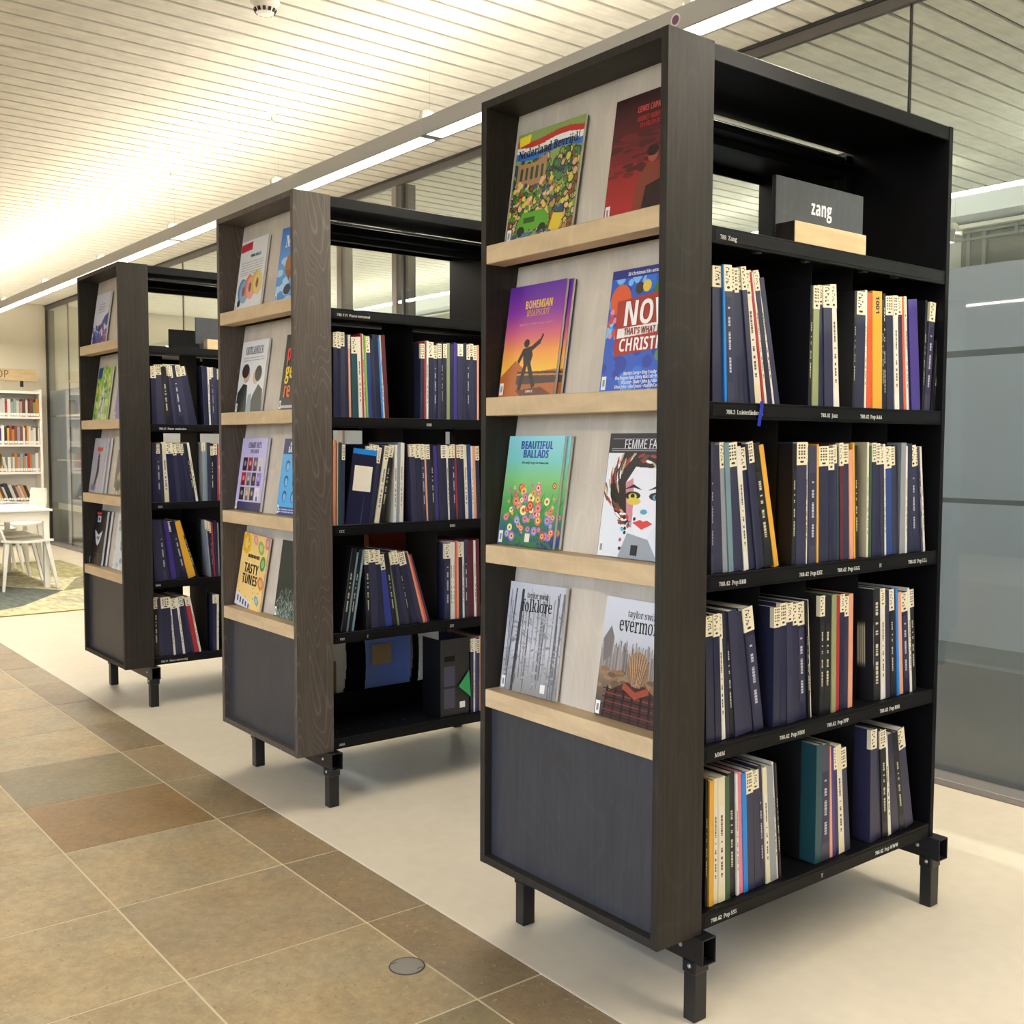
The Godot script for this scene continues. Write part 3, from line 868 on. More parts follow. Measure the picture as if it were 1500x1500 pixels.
func build_display() -> void:
	var r := rnd(100)
	# --- zang bookcase
	# 1: busy drawn crowd under a red, white and blue banner
	var im := sheet(192, 240, Color("8aa05a"))
	for k in 420:
		var p := V(r.randf(), r.randf_range(0.26, 1.0))
		var col: Color = [Color("d9a27c"), Color("3f6a34"), Color("7d9a45"), Color("2f4f68"), Color("b58a4a"), Color("8a4a30"), Color("c9c04e"), Color("4b7d52"), Color("e0b994")][r.randi() % 9]
		var s := r.randf_range(0.012, 0.04)
		blob(im, p, V(s * 1.25, s * 1.5), Color("1e2416"), r.randf())
		blob(im, p, V(s, s * 1.2), col, r.randf())
	poly(im, [V(0.05, 0.28), V(0.3, 0.30), V(0.5, 0.24), V(0.5, 0.5), V(0.05, 0.5)], Color("a9805a"))
	for k in 5:
		poly(im, [V(0.1 + k * 0.08, 0.33), V(0.14 + k * 0.08, 0.33), V(0.14 + k * 0.08, 0.44), V(0.1 + k * 0.08, 0.44)], Color("40523a"))
	for k in 60:
		blob(im, V(r.randf_range(0.05, 0.95), r.randf_range(0.46, 0.8)), V(0.03, 0.024), [Color("e2b08a"), Color("55803c"), Color("d8c05a"), Color("38506e")][r.randi() % 4])
	poly(im, [V(0.15, 0.83), V(0.22, 0.74), V(0.55, 0.74), V(0.62, 0.80), V(0.64, 0.90), V(0.15, 0.91)], Color("5aa030"))
	poly(im, [V(0.25, 0.79), V(0.42, 0.79), V(0.42, 0.84), V(0.25, 0.84)], Color("2c5a1c"))
	for x in [0.22, 0.55]:
		blob(im, V(x, 0.91), V(0.06, 0.045), Color("20241c"))
	poly(im, [V(0.7, 0.8), V(0.86, 0.82), V(0.8, 1.0), V(0.64, 0.98)], Color("d9bd38"))
	for k in 40:
		blob(im, V(r.randf() * 0.7, r.randf_range(0.93, 1.0)), V(0.03, 0.01), [Color("35577a"), Color("4f7a94")][k % 2])
	for k in 16:
		var x := k / 16.0
		var w := 0.022 * sin(x * 7.0)
		for q in [[0.07, "bf3a30"], [0.125, "e9e6de"], [0.18, "3b6fc0"]]:
			poly(im, [V(x, q[0] + w), V(x + 0.07, q[0] + w), V(x + 0.07, q[0] + w + 0.06), V(x, q[0] + w + 0.06)], Color(q[1]))
	poly(im, [V(0.02, 0.03), V(0.2, 0.02), V(0.19, 0.1), V(0.03, 0.12)], Color("e8d23a"))
	var b := facing_book(0, 0, 0.178, 0.262, 0.29, 0.008, "comic-style songbook with flag banner and green jeep, top ledge of zang bookcase", tex(im), Color("5c6b3a"), -0.002, -0.02)
	cover_text(b, "Nederland Bevrijd!", 0.5, 0.19, 0.075, Color("14141a"), "Droid Serif", 700, 0.82, 0.03)
	# 2: dark red sheet with a seated figure
	im = sheet()
	ink_blend(im, [[0.0, "2a1018"], [0.35, "5b1a22"], [0.62, "8f2528"], [1.0, "b02a2a"]])
	for k in 50:
		blob(im, V(r.randf(), r.randf_range(0.32, 0.66)), V(r.randf_range(0.05, 0.16), r.randf_range(0.008, 0.03)), Color("481720") if k % 2 else Color("6d1f26"))
	poly(im, [V(0.42, 0.95), V(0.45, 0.72), V(0.56, 0.6), V(0.7, 0.6), V(0.8, 0.74), V(0.85, 0.9), V(0.8, 0.97)], Color("7d3a2c"))
	poly(im, [V(0.55, 0.95), V(0.58, 0.78), V(0.8, 0.74), V(0.92, 0.92), V(0.85, 0.97)], Color("2a1518"))
	blob(im, V(0.64, 0.54), V(0.07, 0.055), Color("9a5040"))
	blob(im, V(0.63, 0.5), V(0.085, 0.045), Color("24110f"))
	b = facing_book(0, 0, 0.53, 0.222, 0.29, 0.007, "dark red songbook with seated figure, top ledge of zang bookcase", tex(im), Color("4d1820"))
	cover_text(b, "LEWIS CAPALDI", 0.55, 0.135, 0.05, Color("d65a55"), "Droid Sans", 700, 0.62)
	cover_text(b, "DIVINELY UNINSPIRED", 0.56, 0.215, 0.042, Color("b33a3a"), "Droid Sans", 700, 0.5)
	cover_text(b, "TO A HELLISH EXTENT", 0.58, 0.27, 0.038, Color("b33a3a"), "Droid Sans", 700, 0.5)
	# 3: sunset cover with a singer in outline (two copies)
	im = sheet()
	ink_blend(im, [[0.0, "5b2a96"], [0.25, "8a3a9c"], [0.45, "d3667a"], [0.6, "ef9a50"], [0.78, "f2bf45"], [1.0, "c9762f"]])
	poly(im, [V(0, 0.82), V(0.25, 0.68), V(0.5, 0.8), V(1, 0.78), V(1, 1), V(0, 1)], Color("b5652e"))
	poly(im, [V(0.3, 0.78), V(1, 0.80), V(1, 0.90), V(0.3, 0.90)], Color("4b3a38"))
	poly(im, [V(0.3, 0.8), V(1, 0.82), V(1, 0.835), V(0.3, 0.815)], Color("c98a45"))
	var ink := Color("2a2228")
	blob(im, V(0.42, 0.53), V(0.05, 0.037), ink)
	poly(im, [V(0.36, 0.58), V(0.50, 0.56), V(0.55, 0.64), V(0.52, 0.72), V(0.40, 0.72)], ink)
	stroke(im, V(0.5, 0.59), V(0.66, 0.52), 0.045, ink)
	stroke(im, V(0.66, 0.52), V(0.70, 0.46), 0.03, ink)
	stroke(im, V(0.38, 0.6), V(0.30, 0.70), 0.045, ink)
	stroke(im, V(0.44, 0.71), V(0.36, 0.95), 0.06, ink)
	stroke(im, V(0.49, 0.71), V(0.62, 0.93), 0.06, ink)
	poly(im, [V(0.3, 0.95), V(0.75, 0.93), V(0.95, 1.0), V(0.4, 1.0)], Color("6b3f2c"))
	for q in 2:
		b = facing_book(0, 1, 0.147 + 0.012 * (1 - q), 0.228, 0.292, 0.009, ["second purple sunset songbook, peeping out behind its twin on zang bookcase", "purple to orange songbook with dark singer outline, front one on zang bookcase"][q], tex(im), Color("3c1f5e"), -0.0 if q == 0 else -0.0115)
		if q:
			cover_text(b, "BOHEMIAN", 0.56, 0.185, 0.072, Color("f3c65a"), "Droid Sans", 700, 0.7)
			cover_text(b, "RHAPSODY", 0.56, 0.262, 0.052, Color("e7b46a"), "Droid Serif", 400, 0.8)
			cover_text(b, "Music from the Motion Picture Soundtrack", 0.56, 0.36, 0.018, Color("e0a0b4"))
			cover_text(b, "SIMPLE", 0.56, 0.965, 0.02, Color("f0e8dc"), "Droid Sans", 700)
	# 4: blue Christmas cover
	im = sheet(192, 256, Color("2a59b8"))
	for k in 70:
		var s := r.randf_range(0.02, 0.09)
		var p := V(r.randf(), r.randf())
		blob(im, p, V(s, s * 0.76), [Color("1f3f9c"), Color("4f8fe0"), Color("2c6fd0"), Color("78b4ee")][r.randi() % 4])
	blob(im, V(0.16, 0.25), V(0.15, 0.13), Color("d8582f"))
	blob(im, V(0.42, 0.17), V(0.06, 0.05), Color("40302a"))
	blob(im, V(0.52, 0.16), V(0.06, 0.05), Color("e3bf4a"))
	blob(im, V(0.72, 0.2), V(0.1, 0.07), Color("3c6e3a"))
	for k in 16:
		blob(im, V(r.randf_range(0.0, 0.16), r.randf_range(0.3, 0.62)), V(0.03, 0.024), [Color("c9443a"), Color("7cc0e0"), Color("d888a0")][k % 3])
	poly(im, [V(0.12, 0.26), V(1, 0.2), V(1, 0.66), V(0.14, 0.72)], Color("a5342c"))
	poly(im, [V(0.16, 0.49), V(1, 0.455), V(1, 0.53), V(0.16, 0.57)], Color("e9e3da"))
	blob(im, V(0.8, 0.73), V(0.07, 0.05), Color("4b8a5c"))
	poly(im, [V(0, 0), V(1, 0), V(1, 0.075), V(0, 0.075)], Color("26307c"))
	b = facing_book(0, 1, 0.528, 0.23, 0.29, 0.008, "blue and red Christmas songbook on the second ledge of zang bookcase", tex(im), Color("26307c"))
	cover_text(b, "NOW", 0.58, 0.375, 0.20, Color("f4f1ea"), "Droid Sans", 700, 0.82)
	cover_text(b, "THAT'S WHAT I CALL", 0.6, 0.52, 0.055, Color("8f2c28"), "Droid Sans", 700, 0.72)
	cover_text(b, "CHRISTMAS", 0.62, 0.63, 0.105, Color("f4f1ea"), "Droid Sans", 700, 0.8)
	cover_text(b, "50 Christmas hits arranged for piano", 0.58, 0.045, 0.028, Color("e6e8f2"), "Droid Sans", 700, 0.8)
	for k in 4:
		cover_text(b, ["Mariah Carey • Bing Crosby", "The Pogues feat. Kirsty MacColl • Frank S", "Wizzard • Slade • John & Yoko", "Elton John • Aled Jones • Paul McCartney"][k], 0.56, 0.862 + k * 0.036, 0.027, Color("e6e8f2"), "Droid Sans", 700, 0.75)
	# 5: meadow of round flowers (two copies)
	im = sheet()
	ink_blend(im, [[0.0, "8fd0d8"], [0.22, "7cc8c0"], [0.42, "7fc070"], [0.72, "4d9a52"], [0.88, "3c5488"], [1.0, "3a3a70"]])
	for k in 70:
		stroke(im, V(r.randf(), 1.0), V(r.randf(), r.randf_range(0.5, 0.9)), 0.008, Color("3d7a48"))
	for k in 74:
		var p := V(r.randf_range(0.04, 0.96), 0.42 + 0.5 * r.randf())
		var s := r.randf_range(0.018, 0.062)
		blob(im, p, V(s, s * 0.75), [Color("e8c84a"), Color("e0745a"), Color("d87898"), Color("f0e8a0"), Color("7a8ae0"), Color("e89a50"), Color("c0483c"), Color("a070c0")][r.randi() % 8])
		blob(im, p, V(s * 0.55, s * 0.42), [Color("f0d880"), Color("f0a070")][k % 2])
		blob(im, p, V(s * 0.28, s * 0.21), Color("7a3428"))
	for q in 2:
		b = facing_book(0, 2, 0.143 + 0.012 * (1 - q), 0.228, 0.29, 0.008, ["second flower meadow songbook, edge showing behind its twin on zang bookcase", "turquoise and green songbook with round painted flowers, front one on zang bookcase"][q], tex(im), Color("a8b0a0"), 0.0 if q == 0 else -0.0105)
		if q:
			cover_text(b, "BEAUTIFUL", 0.52, 0.085, 0.072, Color("2d4aa0"), "Droid Sans", 700, 0.85)
			cover_text(b, "BALLADS", 0.52, 0.165, 0.072, Color("2d4aa0"), "Droid Sans", 700, 0.85)
			cover_text(b, "30 Lovely Songs for Piano Solo", 0.52, 0.245, 0.02, Color("2a5a66"))
			slab(b, "emblem", Vector3(0.0, 0.012, 0.0084), Vector3(0.018, 0.034, 0.0102), M.paper, 0.0)
	# 6: painted face of a woman
	im = sheet(192, 256, Color("dfe2e4"))
	blob(im, V(0.5, 0.42), V(0.42, 0.34), Color("2c2826"))
	for k in 110:
		var a := r.randf() * TAU
		var p := V(0.46 + cos(a) * r.randf_range(0.26, 0.46), 0.42 + sin(a) * r.randf_range(0.2, 0.36))
		if p.y > 0.17:
			blob(im, p, V(0.05, 0.012), [Color("efeae4"), Color("1a1717"), Color("6b4a34"), Color("a8343a"), Color("c9a884")][r.randi() % 5], a + 1.2)
	poly(im, [V(0.3, 0.4), V(0.42, 0.27), V(0.75, 0.28), V(0.86, 0.42), V(0.85, 0.66), V(0.68, 0.83), V(0.52, 0.82), V(0.36, 0.66)], Color("e6e4e6"))
	poly(im, [V(0.3, 0.4), V(0.36, 0.66), V(0.45, 0.76), V(0.44, 0.5), V(0.4, 0.36)], Color("c98890"))
	for x in [0.42, 0.76]:
		poly(im, [V(x - 0.13, 0.455), V(x, 0.41), V(x + 0.13, 0.455), V(x, 0.435)], Color("1d1a1c"))
		blob(im, V(x, 0.50), V(0.11, 0.032), Color("232024"))
		blob(im, V(x, 0.505), V(0.06, 0.024), Color("d9d24a") if x < 0.5 else Color("6a9ab8"))
		blob(im, V(x, 0.505), V(0.028, 0.02), Color("141214"))
	blob(im, V(0.44, 0.545), V(0.1, 0.03), Color("d8c050"))
	blob(im, V(0.6, 0.625), V(0.05, 0.02), Color("58a8c0"))
	poly(im, [V(0.46, 0.715), V(0.56, 0.69), V(0.61, 0.70), V(0.66, 0.69), V(0.74, 0.715), V(0.6, 0.765)], Color("d84848"))
	for k in 34:
		blob(im, V(r.randf_range(0.3, 0.5), r.randf_range(0.66, 0.98)), V(0.018, 0.014), [Color("1f1d1f"), Color("6ab4c8"), Color("c8404a"), Color("8c8c90")][r.randi() % 4])
	poly(im, [V(0.4, 0.8), V(0.7, 0.84), V(0.86, 1.0), V(0.3, 1.0)], Color("9aa0a4"))
	poly(im, [V(0, 0), V(1, 0), V(1, 0.16), V(0, 0.16)], Color("25262a"))
	for y in [0.045, 0.125, 0.14]:
		stroke(im, V(0.04, y), V(1, y), 0.006, Color("9c9da0"))
	b = facing_book(0, 2, 0.525, 0.232, 0.295, 0.008, "songbook with painted face of a woman with red lips on zang bookcase", tex(im), Color("25262a"))
	cover_text(b, "FEMME FATALE", 0.56, 0.09, 0.07, Color("e8e8ea"), "Droid Sans", 400, 0.8)
	slab(b, "emblem", Vector3(-0.004, 0.008, 0.0084), Vector3(0.016, 0.032, 0.0102), M.dark_slot, 0.0)
	# 7: pale misty trees
	im = sheet()
	ink_blend(im, [[0.0, "c4c5cb"], [0.3, "b4b5bc"], [0.6, "c0bfc4"], [0.85, "9a9897"], [1.0, "8a8885"]])
	for k in 34:
		var x := r.randf()
		var g := r.randf_range(0.35, 0.68)
		stroke(im, V(x, r.randf_range(0.05, 0.2)), V(x + r.randf_range(-0.03, 0.03), r.randf_range(0.85, 1.0)), r.randf_range(0.006, 0.022), Color(g, g, g * 1.02))
	for k in 160:
		var p := V(r.randf(), r.randf_range(0.25, 0.9))
		var g := r.randf_range(0.5, 0.72)
		blob(im, p, V(r.randf_range(0.02, 0.06), r.randf_range(0.004, 0.012)), Color(g, g, g), r.randf_range(-0.4, 0.4))
	for q in [[0.2, 0.045, 0.28], [0.08, 0.02, 0.32], [0.85, 0.02, 0.4], [0.93, 0.03, 0.42]]:
		stroke(im, V(q[0] + 0.05, 0.06), V(q[0], 1.0), q[1], Color(q[2], q[2], q[2] * 1.03))
	b = facing_book(0, 3, 0.148, 0.23, 0.29, 0.009, "pale grey songbook with misty forest on the lowest ledge of zang bookcase", tex(im), Color("b8b4ac"), -0.002, 0.02)
	cover_text(b, "taylor swift", 0.52, 0.11, 0.05, Color("4b4b50"), "Droid Serif", 400, 0.8)
	cover_text(b, "folklore", 0.52, 0.205, 0.105, Color("1d1d20"), "Droid Serif", 400, 0.8, 0.03)
	slab(b, "emblem", Vector3(0.052, 0.012, 0.0105), Vector3(0.07, 0.034, 0.0115), M.print_white, 0.0)
	# 8: figure from behind before a wood
	im = sheet()
	ink_blend(im, [[0.0, "d2d3d8"], [0.35, "c2c2c6"], [0.5, "a79e98"], [0.7, "7c6a58"], [1.0, "4a4038"]])
	for k in 120:
		var x := r.randf()
		var g := r.randf_range(0.42, 0.62)
		stroke(im, V(x, r.randf_range(0.34, 0.5)), V(x, 0.62), r.randf_range(0.006, 0.02), Color(g, g * 0.94, g * 0.9))
	for k in 60:
		blob(im, V(r.randf(), r.randf_range(0.6, 0.75)), V(0.06, 0.02), [Color("8a6a48"), Color("96785a"), Color("6d5a44")][k % 3])
	poly(im, [V(0.02, 0.36), V(0.12, 0.24), V(0.18, 0.34), V(0.14, 0.5), V(0.05, 0.55)], Color("77706c"))
	poly(im, [V(0.1, 1.0), V(0.16, 0.78), V(0.4, 0.68), V(0.68, 0.68), V(0.92, 0.78), V(1.0, 1.0)], Color("4a3230"))
	for k in 7:
		stroke(im, V(0.16 + k * 0.12, 0.74), V(0.12 + k * 0.13, 1.0), 0.03, Color("2e2528"))
		stroke(im, V(0.1, 0.76 + k * 0.035), V(0.96, 0.76 + k * 0.035), 0.008, Color("7a4234") if k % 2 else Color("2c2224"))
	blob(im, V(0.55, 0.56), V(0.155, 0.145), Color("8a6a50"))
	blob(im, V(0.55, 0.5), V(0.14, 0.08), Color("9a7a5c"))
	for k in 16:
		stroke(im, V(0.42 + k * 0.018, 0.43 + absf(k - 8) * 0.006), V(0.5 + k * 0.007, 0.7), 0.008, Color("6b4f3a") if k % 2 else Color("b89674"))
	poly(im, [V(0.38, 0.68), V(0.55, 0.74), V(0.72, 0.68), V(0.74, 0.73), V(0.55, 0.8), V(0.36, 0.73)], Color("9a4a38"))
	b = facing_book(0, 3, 0.52, 0.236, 0.29, 0.008, "pale songbook with figure in dark coat seen from behind on zang bookcase", tex(im), Color("d0ccc4"))
	cover_text(b, "taylor swift", 0.54, 0.12, 0.055, Color("4b4b50"), "Droid Serif", 400, 0.8)
	cover_text(b, "evermore", 0.53, 0.21, 0.115, Color("1a1a1d"), "Droid Serif", 400, 0.66, 0.02)
	build_display_middle(r)

func build_display_middle(r: RandomNumberGenerator) -> void:
	var dark := Color("2a2a30")
	# white course book with three paint hoops
	var im := sheet(128, 168, Color("dcdcda"))
	poly(im, [V(0.0, 0.05), V(0.42, 0.03), V(0.42, 0.14), V(0.0, 0.16)], Color("c02a3c"))
	rows(im, 0.08, 0.9, 0.31, 0.035, 6, 0.012, Color("9a9a98"), r)
	for q in [[0.22, 0.70, "3a78b0"], [0.46, 0.66, "d8604a"], [0.72, 0.62, "d0a830"]]:
		for k in 9:
			blob(im, V(q[0] + 0.012 * k, q[1] + 0.004 * k), V(0.16, 0.16), Color(q[2]).lerp(Color("efe8d8"), 0.06 * k))
		blob(im, V(q[0] + 0.05, q[1] + 0.02), V(0.05, 0.07), Color("8a5a50"))
	blob(im, V(0.14, 0.88), V(0.06, 0.05), Color("2a2a38"))
	var b := facing_book(1, 0, 0.176, 0.242, 0.285, 0.008, "white piano course book with three coloured hoops, top ledge of middle bookcase", tex(im), Color("c8c8c6"))
	cover_text(b, "PIANO ADULTS", 0.6, 0.235, 0.042, Color("2f7a86"), "Droid Sans", 700, 0.8)
	# sky blue cover
	im = sheet(96, 128)
	ink_blend(im, [[0.0, "2f6fc0"], [0.5, "5a9ad8"], [1.0, "4a86c8"]])
	for k in 14:
		blob(im, V(r.randf(), r.randf_range(0.3, 1.0)), V(0.14, 0.05), Color("a8cdea"))
	blob(im, V(0.42, 0.52), V(0.17, 0.15), Color("a8683c"))
	poly(im, [V(0.28, 0.58), V(0.56, 0.58), V(0.44, 0.74)], Color("8a5030"))
	blob(im, V(0.42, 0.84), V(0.13, 0.07), Color("25283a"))
	b = facing_book(1, 0, 0.527, 0.23, 0.285, 0.007, "sky blue songbook half hidden on the top ledge of middle bookcase", tex(im), Color("3a6aa8"))
	cover_text(b, "M", 0.3, 0.2, 0.15, Color("eef2f8"), "Droid Serif", 700)
	# white cover with two people face to face
	im = sheet(128, 168, Color("d9dadb"))
	rows(im, 0.1, 0.9, 0.235, 0.03, 2, 0.012, Color("8d8d90"), r)
	poly(im, [V(0.0, 1.0), V(0.02, 0.72), V(0.2, 0.6), V(0.36, 0.62), V(0.42, 1.0)], Color("262b2c"))
	poly(im, [V(0.52, 1.0), V(0.6, 0.78), V(0.78, 0.62), V(0.96, 0.7), V(1.0, 1.0)], Color("3a4238"))
	poly(im, [V(0.4, 1.0), V(0.44, 0.76), V(0.56, 0.74), V(0.6, 1.0)], Color("8fa0a4"))
	blob(im, V(0.3, 0.47), V(0.12, 0.12), Color("c9a78e"))
	blob(im, V(0.24, 0.42), V(0.14, 0.1), Color("2b211c"))
	blob(im, V(0.66, 0.51), V(0.11, 0.11), Color("cfae98"))
	blob(im, V(0.74, 0.47), V(0.13, 0.11), Color("2a1f1c"))
	b = facing_book(1, 1, 0.172, 0.242, 0.285, 0.008, "white songbook with a dark-haired couple face to face on middle bookcase", tex(im), Color("c4c4c4"))
	cover_text(b, "OUTLANDER", 0.5, 0.14, 0.105, Color("55585c"), "Droid Serif", 400, 0.62)
	# black cover with big coloured letters
	im = sheet(96, 128, Color("17171a"))
	poly(im, [V(0, 0.94), V(1, 0.94), V(1, 0.98), V(0, 0.98)], Color("b8b8ba"))
	b = facing_book(1, 1, 0.542, 0.2, 0.285, 0.008, "black songbook with big red, yellow and orange letters on middle bookcase", tex(im), Color("17171a"))
	cover_text(b, "po", 0.28, 0.25, 0.20, Color("d8323a"), "Droid Sans", 700, 0.72)
	cover_text(b, "ge", 0.28, 0.49, 0.20, Color("e8cf3a"), "Droid Sans", 700, 0.72)
	cover_text(b, "re", 0.27, 0.74, 0.20, Color("e87a30"), "Droid Sans", 700, 0.72)
	# lilac chart book with twelve small pictures
	im = sheet(128, 168, Color("bdb6dc"))
	poly(im, [V(0, 0.88), V(1, 0.88), V(1, 1), V(0, 1)], Color("35355a"))
	for j in 3:
		for k in 4:
			var x := 0.12 + k * 0.2
			var y := 0.27 + j * 0.205
			var col: Color = [Color("3a2a38"), Color("a03048"), Color("6a6070"), Color("c8c4c8"), Color("b02a3a"), Color("8a8288"), Color("38303c"), Color("8a78c8"), Color("302c38"), Color("a89a70"), Color("403a4a"), Color("d8d2da")][j * 4 + k]
			poly(im, [V(x, y), V(x + 0.17, y), V(x + 0.17, y + 0.18), V(x, y + 0.18)], col)
			blob(im, V(x + 0.085, y + 0.08), V(0.04, 0.035), col.lerp(Color("d8b8a8"), 0.7))
			poly(im, [V(x + 0.04, y + 0.18), V(x + 0.06, y + 0.115), V(x + 0.11, y + 0.115), V(x + 0.13, y + 0.18)], col.lerp(Color("181420"), 0.6))
	b = facing_book(1, 2, 0.16, 0.236, 0.29, 0.01, "lilac songbook with a grid of twelve small portraits on middle bookcase", tex(im), Color("a8a2c4"))
	cover_text(b, "CHART HITS", 0.52, 0.10, 0.072, Color("35305c"), "Droid Sans", 400, 0.78)
	cover_text(b, "2023-2024", 0.52, 0.185, 0.05, Color("4b4670"), "Droid Sans", 400, 0.78)
	# sky blue easy piano book
	im = sheet(96, 128, Color("4aa8e0"))
	poly(im, [V(0, 0), V(1, 0), V(1, 0.2), V(0, 0.2)], Color("25305f"))
	poly(im, [V(0, 0.9), V(1, 0.9), V(1, 1), V(0, 1)], Color("2a3a78"))
	rows(im, 0.08, 0.95, 0.92, 0.035, 2, 0.014, Color("d8dff0"), r)
	for j in 3:
		for k in 3:
			var p := V(0.22 + k * 0.3, 0.36 + j * 0.2)
			blob(im, p, V(0.075, 0.075), Color("2a3a5c"))
			blob(im, p + V(0.005, 0.012), V(0.055, 0.055), Color("6ab8ea"))
	b = facing_book(1, 2, 0.527, 0.23, 0.288, 0.007, "bright blue songbook with dark heading, half hidden on middle bookcase", tex(im), Color("2a6aa8"))
	cover_text(b, "REALLY", 0.35, 0.07, 0.05, Color("dfe6f4"), "Droid Sans", 700, 0.8)
	cover_text(b, "EASY", 0.3, 0.145, 0.075, Color("eef2f8"), "Droid Sans", 700, 0.8)
	# yellow cover with food and a keyboard
	im = sheet(128, 168, Color("ecc87c"))
	for q in [[0.16, 0.14, 0.17, 0.14, "e8b02c"], [0.48, 0.07, 0.1, 0.06, "d88a8a"], [0.72, 0.16, 0.13, 0.08, "86a850"], [0.94, 0.08, 0.09, 0.08, "c8708a"], [0.86, 0.36, 0.1, 0.1, "4a8a40"], [0.88, 0.62, 0.12, 0.08, "c8783a"], [0.82, 0.86, 0.1, 0.05, "5a9ac0"]]:
		blob(im, V(q[0], q[1]), V(q[2], q[3]), Color(q[4]), 0.4)
		blob(im, V(q[0], q[1]), V(q[2] * 0.55, q[3] * 0.55), Color(q[4]).lerp(Color("f4e0a0"), 0.5), 0.4)
	for k in 30:
		blob(im, V(r.randf(), r.randf()), V(0.014, 0.01), [Color("c89040"), Color("a8682c"), Color("7a9a48")][k % 3])
	var keys := [V(0.02, 0.82), V(0.62, 0.92), V(0.58, 1.0), V(0.0, 1.0)]
	poly(im, keys, Color("d8d8e4"))
	for k in 5:
		var x := 0.08 + k * 0.11
		poly(im, [V(x, 0.86 + k * 0.018), V(x + 0.045, 0.868 + k * 0.018), V(x + 0.04, 0.95 + k * 0.012), V(x - 0.005, 0.945 + k * 0.012)], Color("25222c"))
	b = facing_book(1, 3, 0.152, 0.24, 0.295, 0.008, "yellow songbook with drawn fruit and a keyboard on middle bookcase", tex(im), Color("c8923c"), -0.004, -0.05, false)
	cover_text(b, "AMAZING MELODIES", 0.5, 0.3, 0.045, Color("3a2c1a"), "Droid Sans", 700, 0.6)
	cover_text(b, "TASTY", 0.46, 0.47, 0.13, Color("17140f"), "Droid Sans", 700, 0.85)
	cover_text(b, "TUNES", 0.46, 0.62, 0.13, Color("17140f"), "Droid Sans", 700, 0.85)
	# dark cover with pale green fur
	im = sheet(128, 168, Color("2b3330"))
	for k in 420:
		var p := V(r.randf(), 0.55 + 0.45 * sqrt(r.randf()))
		if p.distance_to(V(0.5, 0.95)) < 0.46:
			var a := r.randf_range(-1.0, 1.0)
			stroke(im, p, p + V(sin(a) * 0.1, cos(a) * 0.07), 0.008, [Color("8fa498"), Color("5c7266"), Color("b0c0b4"), Color("46584e")][r.randi() % 4])
	b = facing_book(1, 3, 0.505, 0.238, 0.292, 0.008, "dark songbook with pale green shaggy fur print on middle bookcase", tex(im), Color("3a423e"))
	build_display_rear(r)

